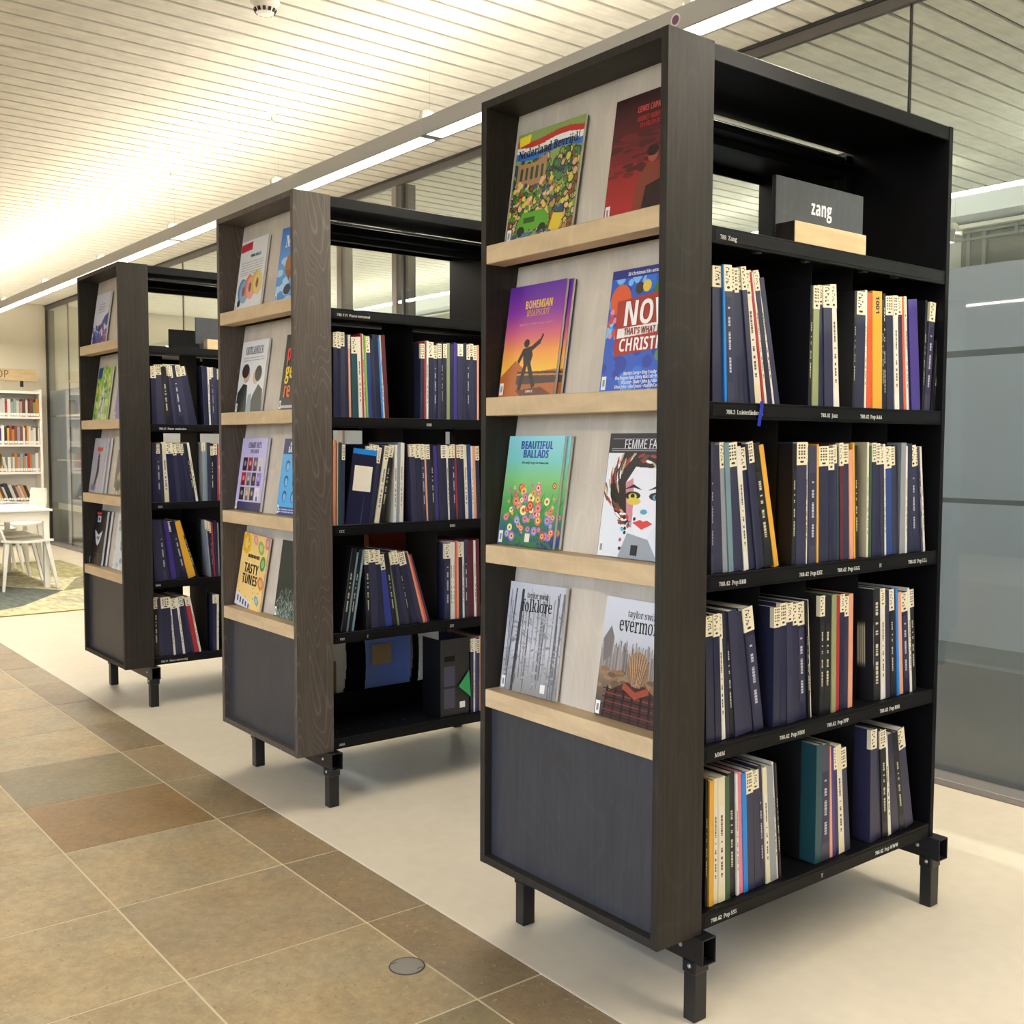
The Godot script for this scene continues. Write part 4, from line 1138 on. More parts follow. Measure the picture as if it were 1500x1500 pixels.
func build_display_rear(r: RandomNumberGenerator) -> void:
	var im := sheet(96, 128, Color("d4d6de"))
	rows(im, 0.25, 0.7, 0.2, 0.05, 4, 0.02, Color("8a8a98"), r)
	poly(im, [V(0.0, 1.0), V(0.1, 0.74), V(0.4, 0.72), V(0.75, 0.46), V(1.0, 0.4), V(1.0, 1.0)], Color("2c3f96"))
	for k in 40:
		var p := V(r.randf(), r.randf_range(0.66, 1.0))
		blob(im, p, V(0.1, 0.04), [Color("8a3478"), Color("2a2f7a"), Color("4a78c8"), Color("b0385c"), Color("d8dcec")][r.randi() % 5], r.randf())
	facing_book(2, 0, 0.19, 0.24, 0.278, 0.008, "white songbook with blue and purple splashes, top ledge of rear bookcase", tex(im), Color("b8a8b0"), -0.002)
	im = sheet(96, 128, Color("a9c850"))
	for k in 60:
		blob(im, V(r.randf(), r.randf()), V(0.09, 0.05), [Color("7fb03a"), Color("c9d878"), Color("4f8a34"), Color("d8dc90")][r.randi() % 4], r.randf())
	poly(im, [V(0.0, 0.02), V(0.3, 0.0), V(0.28, 0.2), V(0.0, 0.22)], Color("2a4a8a"))
	poly(im, [V(0.34, 0.95), V(0.38, 0.5), V(0.5, 0.36), V(0.62, 0.5), V(0.66, 0.95)], Color("d0d0c8"))
	for k in 9:
		stroke(im, V(r.randf_range(0.3, 0.6), r.randf_range(0.4, 0.9)), V(r.randf_range(0.35, 0.7), r.randf_range(0.4, 0.9)), 0.02, Color("3a3a38"))
	facing_book(2, 1, 0.197, 0.23, 0.285, 0.008, "lime green comic songbook with pale figure on rear bookcase", tex(im), Color("8aa83c"), -0.002, 0.0, false)
	im = sheet(48, 64, Color("7a70a8"))
	facing_book(2, 1, 0.53, 0.22, 0.285, 0.008, "violet songbook showing as a sliver behind the side board of rear bookcase", tex(im), Color("7a70a8"))
	im = sheet(96, 128, Color("b0acb4"))
	poly(im, [V(0.3, 0.17), V(0.75, 0.17), V(0.75, 0.24), V(0.3, 0.24)], Color("c85048"))
	blob(im, V(0.5, 0.34), V(0.06, 0.05), Color("2a2628"))
	poly(im, [V(0.42, 0.38), V(0.58, 0.38), V(0.62, 0.62), V(0.42, 0.92), V(0.3, 0.92), V(0.44, 0.6)], Color("3a3638"))
	blob(im, V(0.3, 0.9), V(0.2, 0.06), Color("7a767a"))
	for q in 2:
		facing_book(2, 2, 0.135 + 0.016 * (1 - q), 0.212, 0.296, 0.011, ["second grey songbook, edge showing behind its twin on rear bookcase", "grey songbook with slim dark figure, front one on rear bookcase"][q], tex(im), Color("a9a4b4"), 0.0 if q == 0 else -0.014, 0.0, false)
	im = sheet(48, 64, Color("6a665c"))
	for k in 30:
		blob(im, V(r.randf(), r.randf()), V(0.12, 0.06), [Color("4a4a40"), Color("a89c80"), Color("c8c4b8")][k % 3])
	facing_book(2, 2, 0.50, 0.23, 0.29, 0.008, "mottled brown songbook mostly hidden on the third ledge of rear bookcase", tex(im), Color("5a564c"))
	im = sheet(96, 128, Color("1c1a1d"))
	poly(im, [V(0.2, 0.03), V(0.55, 0.03), V(0.55, 0.08), V(0.2, 0.08)], Color("c83a3a"))
	poly(im, [V(0.3, 0.1), V(0.55, 0.1), V(0.55, 0.22), V(0.3, 0.22)], Color("c9c9cc"))
	blob(im, V(0.42, 0.16), V(0.06, 0.035), Color("1c1a1d"))
	for s in [-1, 1]:
		poly(im, [V(0.5, 0.45), V(0.5 + s * 0.3, 0.36), V(0.5 + s * 0.24, 0.46), V(0.5 + s * 0.12, 0.6), V(0.5, 0.66)], Color("c9ccd2"))
		poly(im, [V(0.5, 0.5), V(0.5 + s * 0.1, 0.47), V(0.5 + s * 0.07, 0.55)], Color("1c1a1d"))
	stroke(im, V(0.3, 0.79), V(0.75, 0.79), 0.02, Color("a03030"))
	for q in 2:
		facing_book(2, 3, 0.115 + 0.02 * (1 - q), 0.215, 0.294, 0.012, ["second black songbook, pale edge showing behind its twin on rear bookcase", "black songbook with white winged emblem, front one on rear bookcase"][q], tex(im), Color("b4b0bc") if q == 0 else Color("1c1a1d"), 0.0 if q == 0 else -0.015)
	im = sheet(48, 64, Color("cfd2cf"))
	for k in 24:
		blob(im, V(r.randf(), r.randf()), V(0.08, 0.05), [Color("a8b0b0"), Color("8a9494"), Color("e4e4e0")][k % 3])
	facing_book(2, 3, 0.46, 0.23, 0.29, 0.008, "pale floral songbook mostly hidden on the lowest ledge of rear bookcase", tex(im), Color("b8bcb8"))

# ------------------------------------------------------------------ songbooks on the shelves
const ORDINAL := ["first", "second", "third", "fourth", "fifth", "sixth", "seventh", "eighth", "ninth", "tenth", "eleventh", "twelfth", "thirteenth", "fourteenth", "fifteenth", "sixteenth", "seventeenth", "eighteenth", "nineteenth", "twentieth", "twenty-first"]
const ROW := ["sign", "top", "second", "third", "lowest"]
const TINT := {"n": "navy", "m": "slate", "k": "black", "b": "blue", "c": "cream", "w": "white", "r": "red", "R": "maroon", "o": "olive", "e": "vermilion", "y": "ochre", "v": "mottled", "p": "purple", "a": "grey", "t": "steel-blue", "T": "teal", "S": "salmon",
	"G": "green", "g": "lime", "s": "royal-blue", "u": "indigo", "P": "pink", "B": "cobalt", "N": "black"}
var cluster_count := {}

# a standing book: boards and spine in one piece, page block, sticker, print. Origin at the foot of its spine, spine towards +z
func spine_book(t: Node3D, thick: float, high: float, deep: float, code: String, sticker: bool, n: int) -> void:
	var st := begin()
	var b := minf(0.0016, thick * 0.22)
	add_bb(st, Vector3(thick, high, 0.0022), 0.0011, Vector3(0, high / 2, -0.0011))
	for s in [-1.0, 1.0]:
		add_bb(st, Vector3(b, high, deep - 0.001), 0.0003, Vector3(s * (thick - b) / 2, high / 2, -deep / 2 - 0.0005))
	var m: Material = M["cover_" + code]
	if code == "n":
		m = M[["cover_n", "cover_n2", "cover_n3"][n % 3]]
	elif code == "v":
		m = M.spine_print_0
	put(t, "cover", st.commit(), m)
	put(t, "pages", bb(Vector3(maxf(0.0006, thick - 2 * b), high - 0.006, deep - 0.005), 0.0), M.paper, Vector3(0, high / 2, -deep / 2 - 0.0005))
	if sticker:
		var h := 0.048 + 0.012 * ((n * 7) % 5) / 4.0
		var s2 := begin()
		var y1 := high - 0.0005
		var x := thick / 2 + 0.0004
		quad(s2, Vector3(-x, y1 - h, 0.0005), Vector3(x, y1 - h, 0.0005), Vector3(x, y1, 0.0005), Vector3(-x, y1, 0.0005), Vector3(0, 0, 1))
		for s in [-1.0, 1.0]:
			quad(s2, Vector3(s * x, y1 - h, -0.012), Vector3(s * x, y1 - h, 0.0005), Vector3(s * x, y1, 0.0005), Vector3(s * x, y1, -0.012), Vector3(s, 0, 0), PackedVector2Array([Vector2(0, 0.1), Vector2(0.1, 0.1), Vector2(0.1, 0), Vector2(0, 0)]))
		put(t, "spine_label", s2.commit(), M["spine_label_%d" % (n % 5)])
	if (code in ["k", "N", "c", "w", "m"] and thick > 0.006) or (code == "n" and n % 9 == 4):
		var k := 2 if code in ["c", "w"] else 0 if code in ["k", "N"] else 1
		put(t, "spine_print", bb(Vector3(thick * 0.7, high * 0.62, 0.0004), 0.0), M["spine_print_%d" % k], Vector3(0, high * 0.46, 0.0003))

func cluster(c: int, row: int, xb0: float, xb1: float, xt0: float, xt1: float, h0: float, h1: float, spec: String) -> void:
	var key := "%d %d" % [c, row]
	var which: int = cluster_count.get(key, 0)
	cluster_count[key] = which + 1
	var parts := spec.split(" ")
	var total := 0.0
	for p in parts:
		total += float(p[1])
	var a0 := atan2(xt0 - xb0, h0)
	var a1 := atan2(xt1 - xb1, h1)
	var done := 0.0
	var deep := 0.225 if row < 4 else 0.235
	for i in parts.size():
		var code: String = parts[i][0]
		var share := float(parts[i][1])
		var f := (done + share / 2) / total
		var xb := lerpf(xb0, xb1, f)
		var lean := lerpf(a0, a1, f)
		var thick := (xb1 - xb0) * share / total * cos(lean) * 0.95
		var high := lerpf(h0, h1, f) / cos(lean) + rng.randf_range(-0.006, 0.004)
		if rng.randf() < 0.12:
			high -= rng.randf_range(0.004, 0.016)
		done += share
		var sticker: bool = parts[i].length() > 2
		var label := "%s songbook%s, %s from wooden end in %s cluster, %s row, %s bookcase" % [TINT[code], " with cream sticker" if sticker else "", ORDINAL[i], ORDINAL[which], ROW[row], CASE_NAME[c]]
		var at := Vector3(CASE_X[c] + xb, SHELF[row] + 0.0008 + absf(sin(lean)) * thick / 2, CASE_Z[c] + DEEP - 0.022 - rng.randf_range(0.0, 0.006))
		var t := thing("songbook", label, "book", at, "songbooks in the %s row of the %s bookcase" % [ROW[row], CASE_NAME[c]])
		t.rotation.z = -lean
		spine_book(t, thick, high, deep - rng.randf_range(0, 0.015), code, sticker, i + row * 5 + which * 3 + c)
		if code == "y" and share > 3 and c == 0:
			letters(t, "spine_lettering", "1001", 0.016, M.dark_slot, Vector3(0, high * 0.88, 0.0006), Basis(Vector3(0, 0, 1), -PI / 2), "Droid Sans", 700)

func build_songbooks() -> void:
	cluster(0, 1, 0.189, 0.432, 0.187, 0.355, 0.314, 0.316, "n4l b1 m3l n2l n2l n2l n2l c3l r1 w1 n2l w1 n2")
	cluster(0, 1, 0.549, 0.679, 0.552, 0.649, 0.307, 0.311, "k1 o2l n2l n3l w2l")
	cluster(0, 1, 0.733, 1.060, 0.733, 1.023, 0.308, 0.313, "k1 n4l w1 e2 y4 k1 v1 n3l w2l n2l e1 w1l n1 p4")
	cluster(0, 1, 1.067, 1.142, 1.069, 1.181, 0.307, 0.301, "k1 k1 m4l k4l")
	cluster(0, 2, 0.189, 0.444, 0.182, 0.372, 0.304, 0.303, "m1 n4 a2l t2 n4l w2 n3l n1 n3l k4 y2")
	cluster(0, 2, 0.490, 0.783, 0.486, 0.765, 0.305, 0.303, "k2 n5l w1l m4 y1 n5l n3l n2l T1 R2l n3l S2 y1 k2")
	cluster(0, 2, 0.818, 0.972, 0.811, 0.945, 0.306, 0.298, "c1 G1 n2l n2l n2l w1 s3l n2l n1")
	cluster(0, 2, 0.976, 1.105, 0.975, 1.069, 0.309, 0.298, "a3 w1 n3 n3l n2l m1 w1")
	cluster(0, 3, 0.186, 0.397, 0.179, 0.339, 0.308, 0.305, "n4l n3l w2l n2 k2 n4 n5 n5l")
	cluster(0, 3, 0.432, 0.591, 0.428, 0.566, 0.305, 0.310, "n3l n3l n3l n3l n4l k1 w1")
	cluster(0, 3, 0.620, 0.772, 0.612, 0.765, 0.311, 0.307, "k2l k3 o2 r2 n2l n2l S2")
	cluster(0, 3, 0.871, 1.086, 0.857, 1.054, 0.314, 0.294, "v3 w2l n2 k2l n1 b1 S2 n3l w1 k2l")
	cluster(0, 4, 0.191, 0.477, 0.188, 0.446, 0.308, 0.302, "k1 y2 c2 c3 G2 k3 w1 P2 b2 n3l n3l n2 c2 a3 w1 k1")
	cluster(0, 4, 0.617, 0.781, 0.617, 0.745, 0.320, 0.287, "T2 m3 S1 p1 n1l c2 n2l")
	cluster(0, 4, 0.865, 1.088, 0.861, 1.018, 0.320, 0.286, "n2l n2 k2l w1 n3 k2 n3l")
	cluster(1, 1, 0.168, 0.408, 0.170, 0.388, 0.310, 0.310, "n2l n2l n2l n2 S1l n1 T3l w2 r1 w1 g1 s2l n2 n3 b1 c1 R2")
	cluster(1, 1, 0.550, 0.831, 0.551, 0.830, 0.302, 0.306, "n2l r1 w1 n3l n2l n2l k1 n2l o2 n2 p2 n3l n2 n2l n2l n2l S1")
	cluster(1, 2, 0.165, 0.211, 0.167, 0.218, 0.315, 0.302, "S2 S1 T2 n2l")
	cluster(1, 2, 0.263, 0.382, 0.311, 0.432, 0.295, 0.295, "n2l n3l n2l n2l n2 c3l k3l")
	cluster(1, 2, 0.427, 0.471, 0.435, 0.478, 0.303, 0.309, "w2 a2 w2 w1")
	cluster(1, 2, 0.511, 0.842, 0.497, 0.831, 0.303, 0.297, "n3l n3l n2l S1l n2l k2 p2 n2 n3l w1 n2l n2l r1 n2l n2l c2 s2 w1 S2 n2l")
	cluster(1, 3, 0.194, 0.249, 0.242, 0.300, 0.308, 0.305, "k3 t1 k2 t1")
	cluster(1, 3, 0.305, 0.594, 0.300, 0.505, 0.305, 0.280, "k2l n3l n3l u3l k2 o1 n2l n2l k1 n3l n2 S1 e1 n1")
	cluster(1, 3, 0.666, 0.840, 0.666, 0.832, 0.311, 0.316, "n3l w1 w1 e1 S1 n2l w1 m2 R3 w1 R2")
	cluster(2, 1, 0.165, 0.404, 0.163, 0.344, 0.299, 0.301, "n2l n3l k2 n1l n1l n1l n2 n2l n2l n1")
	cluster(2, 1, 0.441, 0.524, 0.427, 0.524, 0.305, 0.299, "n3 w1 n1l n1l n1 n1 n1l")
	cluster(2, 2, 0.162, 0.402, 0.163, 0.355, 0.307, 0.301, "n2 n2l n1 c2 n3l n2l n2l n1l n1l n1 k1 w1")
	cluster(2, 2, 0.428, 0.518, 0.425, 0.518, 0.308, 0.302, "a2l t1 n2 k2l n2l r1")
	cluster(2, 3, 0.165, 0.400, 0.160, 0.305, 0.309, 0.296, "n3 m2 n1 p2 n2l n2 y3 k1")
	cluster(2, 3, 0.460, 0.516, 0.434, 0.513, 0.301, 0.287, "a1l n1l n1l r1 n2 a1")
	cluster(2, 4, 0.158, 0.409, 0.160, 0.350, 0.308, 0.295, "k2l n2 n4l w1 n3l w1 n3l n1 r2l w1")
	cluster(2, 4, 0.473, 0.503, 0.477, 0.507, 0.306, 0.292, "n2l c1")
	# one navy album leans askew between the uprights, its front cover turned to the aisle
	var t := thing("album", "navy album leaning askew with cream label on its cover, second row, middle bookcase", "book", Vector3(CASE_X[1] + 0.222, SHELF[2] + 0.002, CASE_Z[1] + DEEP - 0.035))
	t.transform.basis = Basis(Vector3(0, 0, 1), -0.13) * Basis(Vector3.UP, -0.20)
	slab(t, "cover", Vector3(0, 0, -0.006), Vector3(0.093, 0.288, 0.0), M.cover_n2, 0.001)
	slab(t, "pages", Vector3(0.002, 0.002, -0.012), Vector3(0.091, 0.286, -0.006), M.paper, 0.0)
	slab(t, "cover_label", Vector3(0.012, 0.13, 0.0002), Vector3(0.082, 0.225, 0.0006), M.paper, 0.0)
	slab(t, "cover_band", Vector3(0.0, 0.268, 0.0002), Vector3(0.093, 0.288, 0.0006), M.cover_b, 0.0)
	# something red stored on the other side, glimpsed above the third row
	var rb := thing("box_file", "rust red box file glimpsed above the third row of middle bookcase", "box", Vector3(CASE_X[1] + 0.62, SHELF[3], CASE_Z[1] + 0.16))
	var rm := mat("rust_card", Color("a8452c"), 0.6)
	slab(rb, "case", Vector3(-0.09, 0.0005, -0.12), Vector3(0.10, 0.325, 0.12), rm, 0.002)
	slab(rb, "lid", Vector3(-0.092, 0.29, -0.122), Vector3(0.102, 0.328, 0.122), rm, 0.002)

# clear wallets and a black magazine file on the lowest shelf of the middle bookcase
func build_folders() -> void:
	var o := Vector3(CASE_X[1], SHELF[4], CASE_Z[1])
	var clear := mat("clear_wallet", Color(0.93, 0.93, 0.93), 0.3)
	var bluish := mat("blue_wallet", Color(0.52, 0.64, 1.0), 0.3)
	var print_brown := mat("brown_print", Color("8f7a55"), 0.6)
	var k := 0
	for q in [[0.335, 0.12, "clear_wallet", "pile of grey plastic wallets nearest the wooden end on middle bookcase", 5], [0.61, 0.235, "blue_wallet", "blue plastic wallets with tan card label on middle bookcase lowest shelf", 6], [0.83, 0.14, "clear_wallet", "grey plastic wallets sagging beside the black magazine file, middle bookcase", 4]]:
		var t := thing("plastic_wallet", q[3], "folder", o + Vector3(q[0], 0.001, 0.205), "plastic wallets on the lowest shelf")
		for j in q[4]:
			var st := begin()
			var n := 8
			for s in n:
				var y0 := 0.305 * s / n
				var y1 := 0.305 * (s + 1) / n
				var bend := func(y): return 0.022 * sin(y / 0.305 * PI * 0.9) * (0.6 + 0.12 * j)
				add_bb(st, Vector3(q[1], y1 - y0 + 0.0005, 0.0016), 0.0, Vector3(bend.call(y0) + j * 0.008, (y0 + y1) / 2, 0.075 - j * 0.012), Basis(Vector3.UP, 0.1))
			put(t, "wallet", st.commit(), M[q[2]] if j % 2 == 0 else clear)
		if k == 1:
			put(t, "card_label", bb(Vector3(0.10, 0.085, 0.001), 0.0), M.ledge_wood, Vector3(-0.03, 0.215, 0.092), Basis(Vector3.UP, 0.1))
		if k == 0:
			put(t, "printed_sheet", bb(Vector3(0.08, 0.16, 0.001), 0.0), print_brown, Vector3(-0.01, 0.13, 0.092), Basis(Vector3.UP, 0.1))
		k += 1
	var f := thing("magazine_file", "black magazine file with small white label on middle bookcase lowest shelf", "box", o + Vector3(0.715, 0.001, 0.645))
	slab(f, "front", Vector3(-0.072, 0, -0.004), Vector3(0.066, 0.315, 0.0), M.cover_k, 0.001)
	slab(f, "side_wall", Vector3(-0.074, 0, -0.13), Vector3(-0.071, 0.315, -0.0), M.cover_N, 0.0005)
	slab(f, "side_wall", Vector3(0.064, 0, -0.13), Vector3(0.067, 0.315, -0.0), M.cover_N, 0.0005)
	slab(f, "base", Vector3(-0.071, 0, -0.13), Vector3(0.064, 0.003, -0.004), M.cover_N, 0.0)
	slab(f, "label", Vector3(0.02, 0.03, 0.0002), Vector3(0.046, 0.055, 0.0007), M.print_white, 0.0)
	slab(f, "title_strip", Vector3(-0.055, 0.225, 0.0002), Vector3(-0.005, 0.248, 0.0007), M.label_strip, 0.0)
	for y in [0.035, 0.125]:
		slab(f, "pocket", Vector3(-0.058, y, 0.0002), Vector3(-0.004, y + 0.08, 0.0007), M.cover_m, 0.0)
	var g := mat("green_card", Color("2f9a55"), 0.5)
	var gs := thing("green_sheet", "green card corner sticking out before the black magazine file", "card", o + Vector3(0.765, 0.001, 0.652))
	var st2 := begin()
	for s in [[0.0008, Vector3(0, 0, 1)], [-0.0002, Vector3(0, 0, -1)]]:
		tri(st2, Vector3(-0.04, 0.12, s[0]), Vector3(0.02, 0.07, s[0]), Vector3(0.012, 0.18, s[0]), s[1])
	add_bar(st2, Vector3(-0.04, 0.12, 0.0003), Vector3(0.012, 0.18, 0.0003), Vector2(0.001, 0.001), Vector2(0.001, 0.001))
	put(gs, "card", st2.commit(), g)
	cluster(1, 4, 0.792, 0.86, 0.792, 0.86, 0.312, 0.31, "n2l w1 p1l n2l S1 n2l")

# ------------------------------------------------------------------ reading corner at the far end
func build_reading_corner() -> void:
	# patchwork carpet: printed polygons of moss, slate and straw
	var im := sheet(384, 512, Color("c2b994"))
	var r := rnd(77)
	poly(im, [V(0, 0), V(1, 0), V(1, 0.42), V(0, 0.52)], Color("979068"))
	poly(im, [V(0, 0.30), V(0.35, 0.24), V(0.80, 0.46), V(0.35, 0.66), V(0, 0.60)], Color("bdb598"))
	poly(im, [V(0, 0.50), V(0.30, 0.50), V(0.58, 0.68), V(0.22, 0.90), V(0, 0.96)], Color("5f6660"))
	poly(im, [V(0.58, 0.68), V(0.80, 0.46), V(1, 0.36), V(1, 0.62), V(0.66, 0.78)], Color("837f62"))
	poly(im, [V(0.26, 0.88), V(0.6, 0.69), V(1, 0.58), V(1, 0.86), V(0.3, 1.0), V(0, 1.0), V(0, 0.95)], Color("c6bd98"))
	poly(im, [V(0.4, 0.82), V(0.56, 0.76), V(0.74, 0.88), V(0.55, 0.96)], Color("b0ab90"))
	var n := noise(71, 1.0, 3)
	for y in 512:
		for x in 384:
			var c := im.get_pixel(x, y)
			var f := 1.0 + 0.22 * n.get_noise_2d(x * 0.05, y * 0.03) + 0.12 * n.get_noise_2d(x * 0.6, y * 0.2)
			im.set_pixel(x, y, Color(c.r * f, c.g * f, c.b * f))
	var cm := mat("carpet", Color.WHITE, 0.95)
	cm.albedo_texture = tex(im)
	var rug := thing("carpet", "patchwork carpet in moss, straw and slate under the white table", "carpet", Vector3(0.93, 0, -8.53))
	var st := begin()
	var hx := 0.82
	var hz := 1.97
	quad(st, Vector3(-hx, 0.008, hz), Vector3(hx, 0.008, hz), Vector3(hx, 0.008, -hz), Vector3(-hx, 0.008, -hz), Vector3.UP)
	put(rug, "pile", st.commit(), cm)
	var edge := mat("carpet_edge", Color("97905a"), 0.9)
	for q in [[-hx, -hz, hx, -hz + 0.01], [-hx, hz - 0.01, hx, hz], [-hx, -hz, -hx + 0.01, hz], [hx - 0.01, -hz, hx, hz]]:
		slab(rug, "binding", Vector3(q[0], 0.0005, q[1]), Vector3(q[2], 0.0085, q[3]), edge, 0.001)
	# table
	var t := thing("table", "long white table with low apron on the carpet", "table", Vector3(0.2, 0.0085, -8.9))
	slab(t, "tabletop", Vector3(-1.0, 0.715, -0.75), Vector3(0.84, 0.735, 0.86), M.white_paint, 0.003)
	slab(t, "apron", Vector3(-0.98, 0.625, 0.80), Vector3(0.82, 0.714, 0.82), M.white_paint, 0.001)
	slab(t, "apron", Vector3(-0.98, 0.625, -0.72), Vector3(0.82, 0.714, -0.70), M.white_paint, 0.001)
	slab(t, "end_apron", Vector3(0.80, 0.625, -0.70), Vector3(0.82, 0.714, 0.80), M.white_paint, 0.001)
	for x in [-0.95, 0.77]:
		for z in [-0.70, 0.77]:
			slab(t, "leg", Vector3(x, 0, z), Vector3(x + 0.05, 0.714, z + 0.05), M.white_paint, 0.003)
	var mg := thing("magazine", "grey printed magazine lying on the white table", "magazine", Vector3(0.93, 0.7445, -9.2))
	slab(mg, "cover", Vector3(-0.10, 0, -0.14), Vector3(0.10, 0.004, 0.14), mat("grey_print", Color("8d8478"), 0.5), 0.0005)
	slab(mg, "photo", Vector3(-0.05, 0.004, -0.08), Vector3(0.06, 0.0045, 0.09), mat("photo_print", Color("5f564e"), 0.5), 0.0)
	var bx := thing("crate", "black box standing on the carpet under the white table", "box", Vector3(0.60, 0.0085, -9.26))
	slab(bx, "body", Vector3(-0.2, 0, -0.14), Vector3(0.14, 0.34, 0.14), M.cover_k, 0.004)
	slab(bx, "lid", Vector3(-0.205, 0.34, -0.145), Vector3(0.145, 0.36, 0.145), M.cover_k, 0.004)
	# chairs
	var spots := [[0.80, -8.20, 0.0, "white chair tucked under the table, nearest the middle bookcase"], [0.83, -8.87, 0.04, "white chair tucked under the table, second along from the bookcases"], [0.86, -9.65, -0.03, "white chair tucked under the table, third along from the bookcases"],
		[1.30, -10.45, PI + 0.2, "white chair with rounded back at the glass end of the table"], [0.55, -10.75, PI * 0.5, "white chair across the table in front of the white bookcase"]]
	var first: Node3D = null
	for s in spots:
		var c: Node3D
		if first == null:
			c = make_chair()
			first = c
		else:
			c = first.duplicate()
			c.name = numbered("chair")
			add_child(c)
		c.position = Vector3(s[0], 0.0086 if s[1] > -10.4 else 0.0, s[1])
		c.rotation.y = s[2]
		tag(c, s[3], "chair", "white chairs round the table")
	build_white_bookcase()

# moulded chair facing +x, origin on the floor under the seat
func make_chair() -> Node3D:
	var t := thing("chair", "", "chair")
	var m: Material = M.white_plastic
	var prof := []   # seat line: front lip to back edge, as (x, y)
	for k in 9:
		var f := k / 8.0
		prof.append(Vector2(0.23 - 0.44 * f, 0.445 - 0.018 * sin(f * PI) + (0.01 if k == 0 else 0.016)))
	put(t, "seat", shell(prof, 0.43, 0.41, 0.022, 0.010), m)
	var back := []
	for k in 9:
		var f := k / 8.0
		back.append(Vector2(-0.205 - 0.075 * f - 0.02 * sin(f * PI), 0.452 + 0.39 * f))
	put(t, "backrest", shell(back, 0.41, 0.37, 0.016, 0.035), m)
	for sx in [-1.0, 1.0]:
		for sz in [-1.0, 1.0]:
			var st := begin()
			add_bar(st, Vector3(sx * 0.235 + 0.03, 0.0, sz * 0.20), Vector3(sx * 0.17 + 0.01, 0.446, sz * 0.17), Vector2(0.022, 0.022), Vector2(0.04, 0.036))
			put(t, "leg", st.commit(), m)
	return t

# curved plate: profile in x-y, width along z, hollowed across by "sag"
func shell(prof: Array, w0: float, w1: float, thick: float, sag: float) -> ArrayMesh:
	var st := begin()
	var nz := 8
	var grid := []
	for k in prof.size():
		var f := float(k) / (prof.size() - 1)
		var p: Vector2 = prof[k]
		var q: Vector2 = prof[mini(k + 1, prof.size() - 1)] - prof[maxi(k - 1, 0)]
		var n := Vector2(-q.y, q.x).normalized()
		if n.y < -0.3 or (absf(n.y) <= 0.3 and n.x < 0):
			n = -n
		var row := []
		for j in nz + 1:
			var u := float(j) / nz * 2 - 1
			var round_end := 1.0 if k < prof.size() - 2 else 1.0 - 0.06 * (k - prof.size() + 2)
			var c := p + n * sag * u * u
			row.append([Vector3(c.x, c.y, u * lerpf(w0, w1, f) / 2 * round_end), Vector3(c.x - n.x * thick, c.y - n.y * thick, u * lerpf(w0, w1, f) / 2 * round_end)])
		grid.append(row)
	for k in prof.size() - 1:
		for j in nz:
			for s in 2:
				var a: Vector3 = grid[k][j][s]
				var b: Vector3 = grid[k + 1][j][s]
				var c: Vector3 = grid[k + 1][j + 1][s]
				var d: Vector3 = grid[k][j + 1][s]
				var out: Vector3 = grid[k][j][s] - grid[k][j][1 - s]
				var n := (b - a).cross(d - a).normalized()
				quad(st, a, b, c, d, n if n.dot(out) > 0 else -n)
	for k in prof.size() - 1:
		for j in [0, nz]:
			quad(st, grid[k][j][0], grid[k + 1][j][0], grid[k + 1][j][1], grid[k][j][1], Vector3(0, 0, -1 if j == 0 else 1))
	for k in [0, prof.size() - 1]:
		for j in nz:
			var o: Vector3 = grid[k][j][0] - grid[1 if k == 0 else k - 1][j][0]
			quad(st, grid[k][j][0], grid[k][j + 1][0], grid[k][j + 1][1], grid[k][j][1], o.normalized())
	return st.commit()

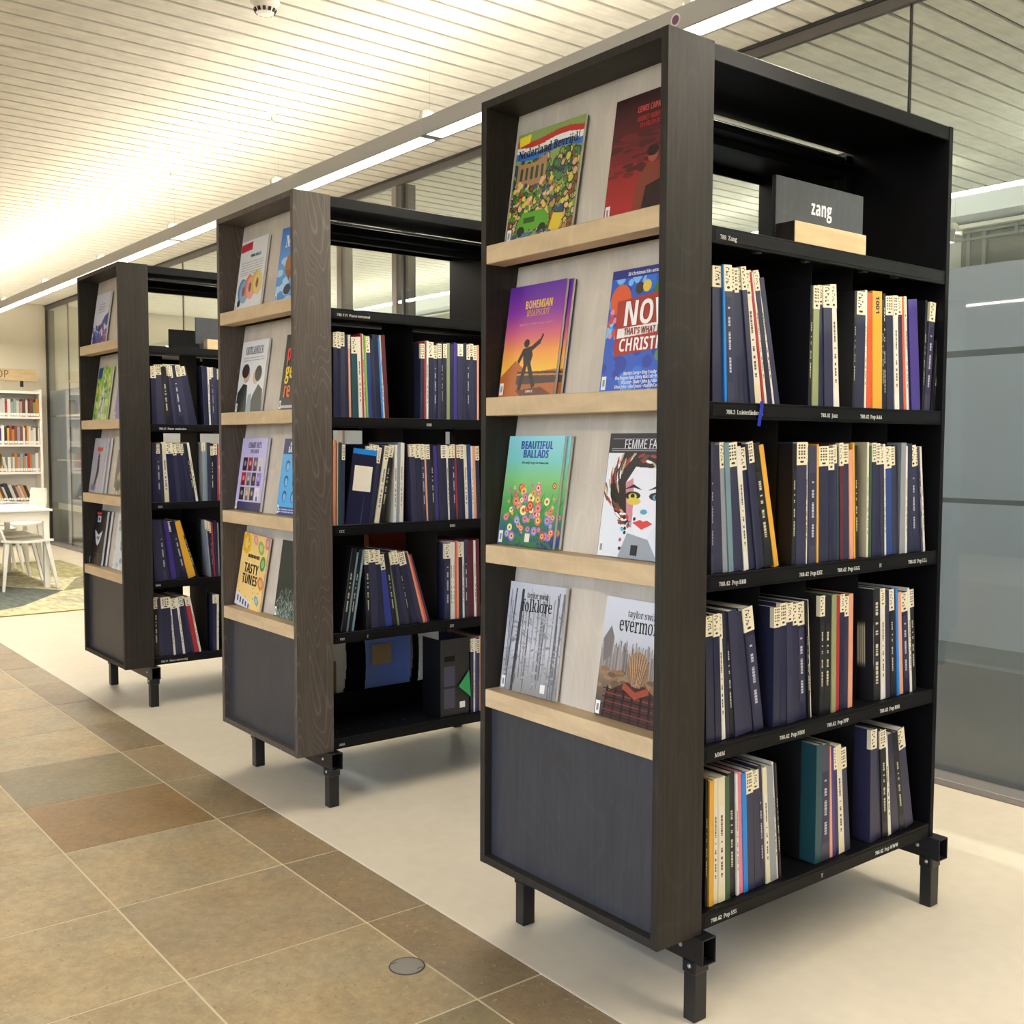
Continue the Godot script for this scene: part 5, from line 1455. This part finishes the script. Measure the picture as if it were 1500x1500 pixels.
func build_white_bookcase() -> void:
	var x1 := 2.16
	var x0 := 0.9
	var z0 := FAR + 0.002
	var z1 := FAR + 0.30
	var t := thing("white_bookcase", "white bookcase full of small books against the far wall", "bookcase", Vector3(x1, 0, z0))
	var o := -Vector3(x1, 0, z0)
	for x in [x0, x1 - 0.03]:
		slab(t, "side_panel", o + Vector3(x, 0, z0), o + Vector3(x + 0.03, 2.06, z1), M.white_paint, 0.002)
	slab(t, "back_panel", o + Vector3(x0, 0.02, z0), o + Vector3(x1, 2.05, z0 + 0.01), M.white_paint, 0.0)
	var ys := [0.10, 0.585, 0.975, 1.335, 1.70, 2.03]
	for y in ys:
		slab(t, "shelf", o + Vector3(x0 + 0.03, y - 0.03, z0 + 0.01), o + Vector3(x1 - 0.03, y, z1 - 0.002), M.white_paint, 0.002)
	var s := thing("wall_sign", "long pale wooden sign board above the white bookcase", "sign", Vector3(1.45, 2.17, FAR + 0.20))
	slab(s, "board", Vector3(-0.65, 0.0, -0.012), Vector3(0.68, 0.155, 0.006), M.ledge_wood, 0.002)
	letters(s, "sign_lettering", "VERKOOP", 0.092, mat("brown_ink", Color("6a5230"), 0.7), Vector3(0.07, 0.082, 0.0065), Basis.IDENTITY, "Droid Sans", 400, HORIZONTAL_ALIGNMENT_CENTER, 0.95)
	for x in [-0.3, 0.47]:
		slab(s, "bracket", Vector3(x, -0.079, -0.010), Vector3(x + 0.04, 0.0, 0.002), M.frame_black, 0.001)
	var cols := ["2f2b2c", "a8342f", "d8d4cc", "c8c4bc", "4a3a40", "b8bcb8", "e2ded6", "b8742c", "3c3a5c", "6a8a50", "d8a03a", "5a3a34", "7a4440", "8a9a9c", "2c2a30", "b08a7a"]
	var words := ["black", "red", "white", "pale", "plum", "silver", "ivory", "orange", "violet", "green", "amber", "brown", "russet", "grey", "dark", "rose"]
	var mats := []
	for k in cols.size():
		mats.append(mat("paperback_" + words[k], Color(cols[k]), 0.5))
	var r := rnd(55)
	for row in [4, 3, 2, 1]:
		var x := x1 - 0.034
		var k := 0
		while x > 1.50:
			var w := r.randf_range(0.018, 0.04)
			var h := r.randf_range(0.19, 0.25)
			var n := r.randi() % cols.size()
			var lean := 0.0
			if row == 1:
				if k == 0:
					x = 2.02
				lean = 0.36
				h = r.randf_range(0.2, 0.25)
			elif row == 2 and k in [13, 14, 15]:
				lean = 0.2
			var b := thing("paperback", "%s paperback, %s from the glass side, %s shelf, white bookcase" % [words[n], ORDINAL[k] if k < 21 else ["twenty-second", "twenty-third", "twenty-fourth", "twenty-fifth", "twenty-sixth", "twenty-seventh", "twenty-eighth", "twenty-ninth", "thirtieth"][k - 21], ["", "lowest", "third", "second", "top"][row]], "book", Vector3(x - w / 2, ys[row] + 0.001 + sin(absf(lean)) * w / 2, z1 - 0.03), "paperbacks in the white bookcase")
			b.rotation.z = lean
			slab(b, "cover", Vector3(-w / 2, 0, -0.15), Vector3(w / 2, h, 0), mats[n], 0.0015)
			slab(b, "spine_label", Vector3(-w / 2 + 0.001, 0.012, 0.0002), Vector3(w / 2 - 0.001, 0.045, 0.0007), M.print_white, 0.0)
			x -= w / cos(lean) + 0.0012
			k += 1
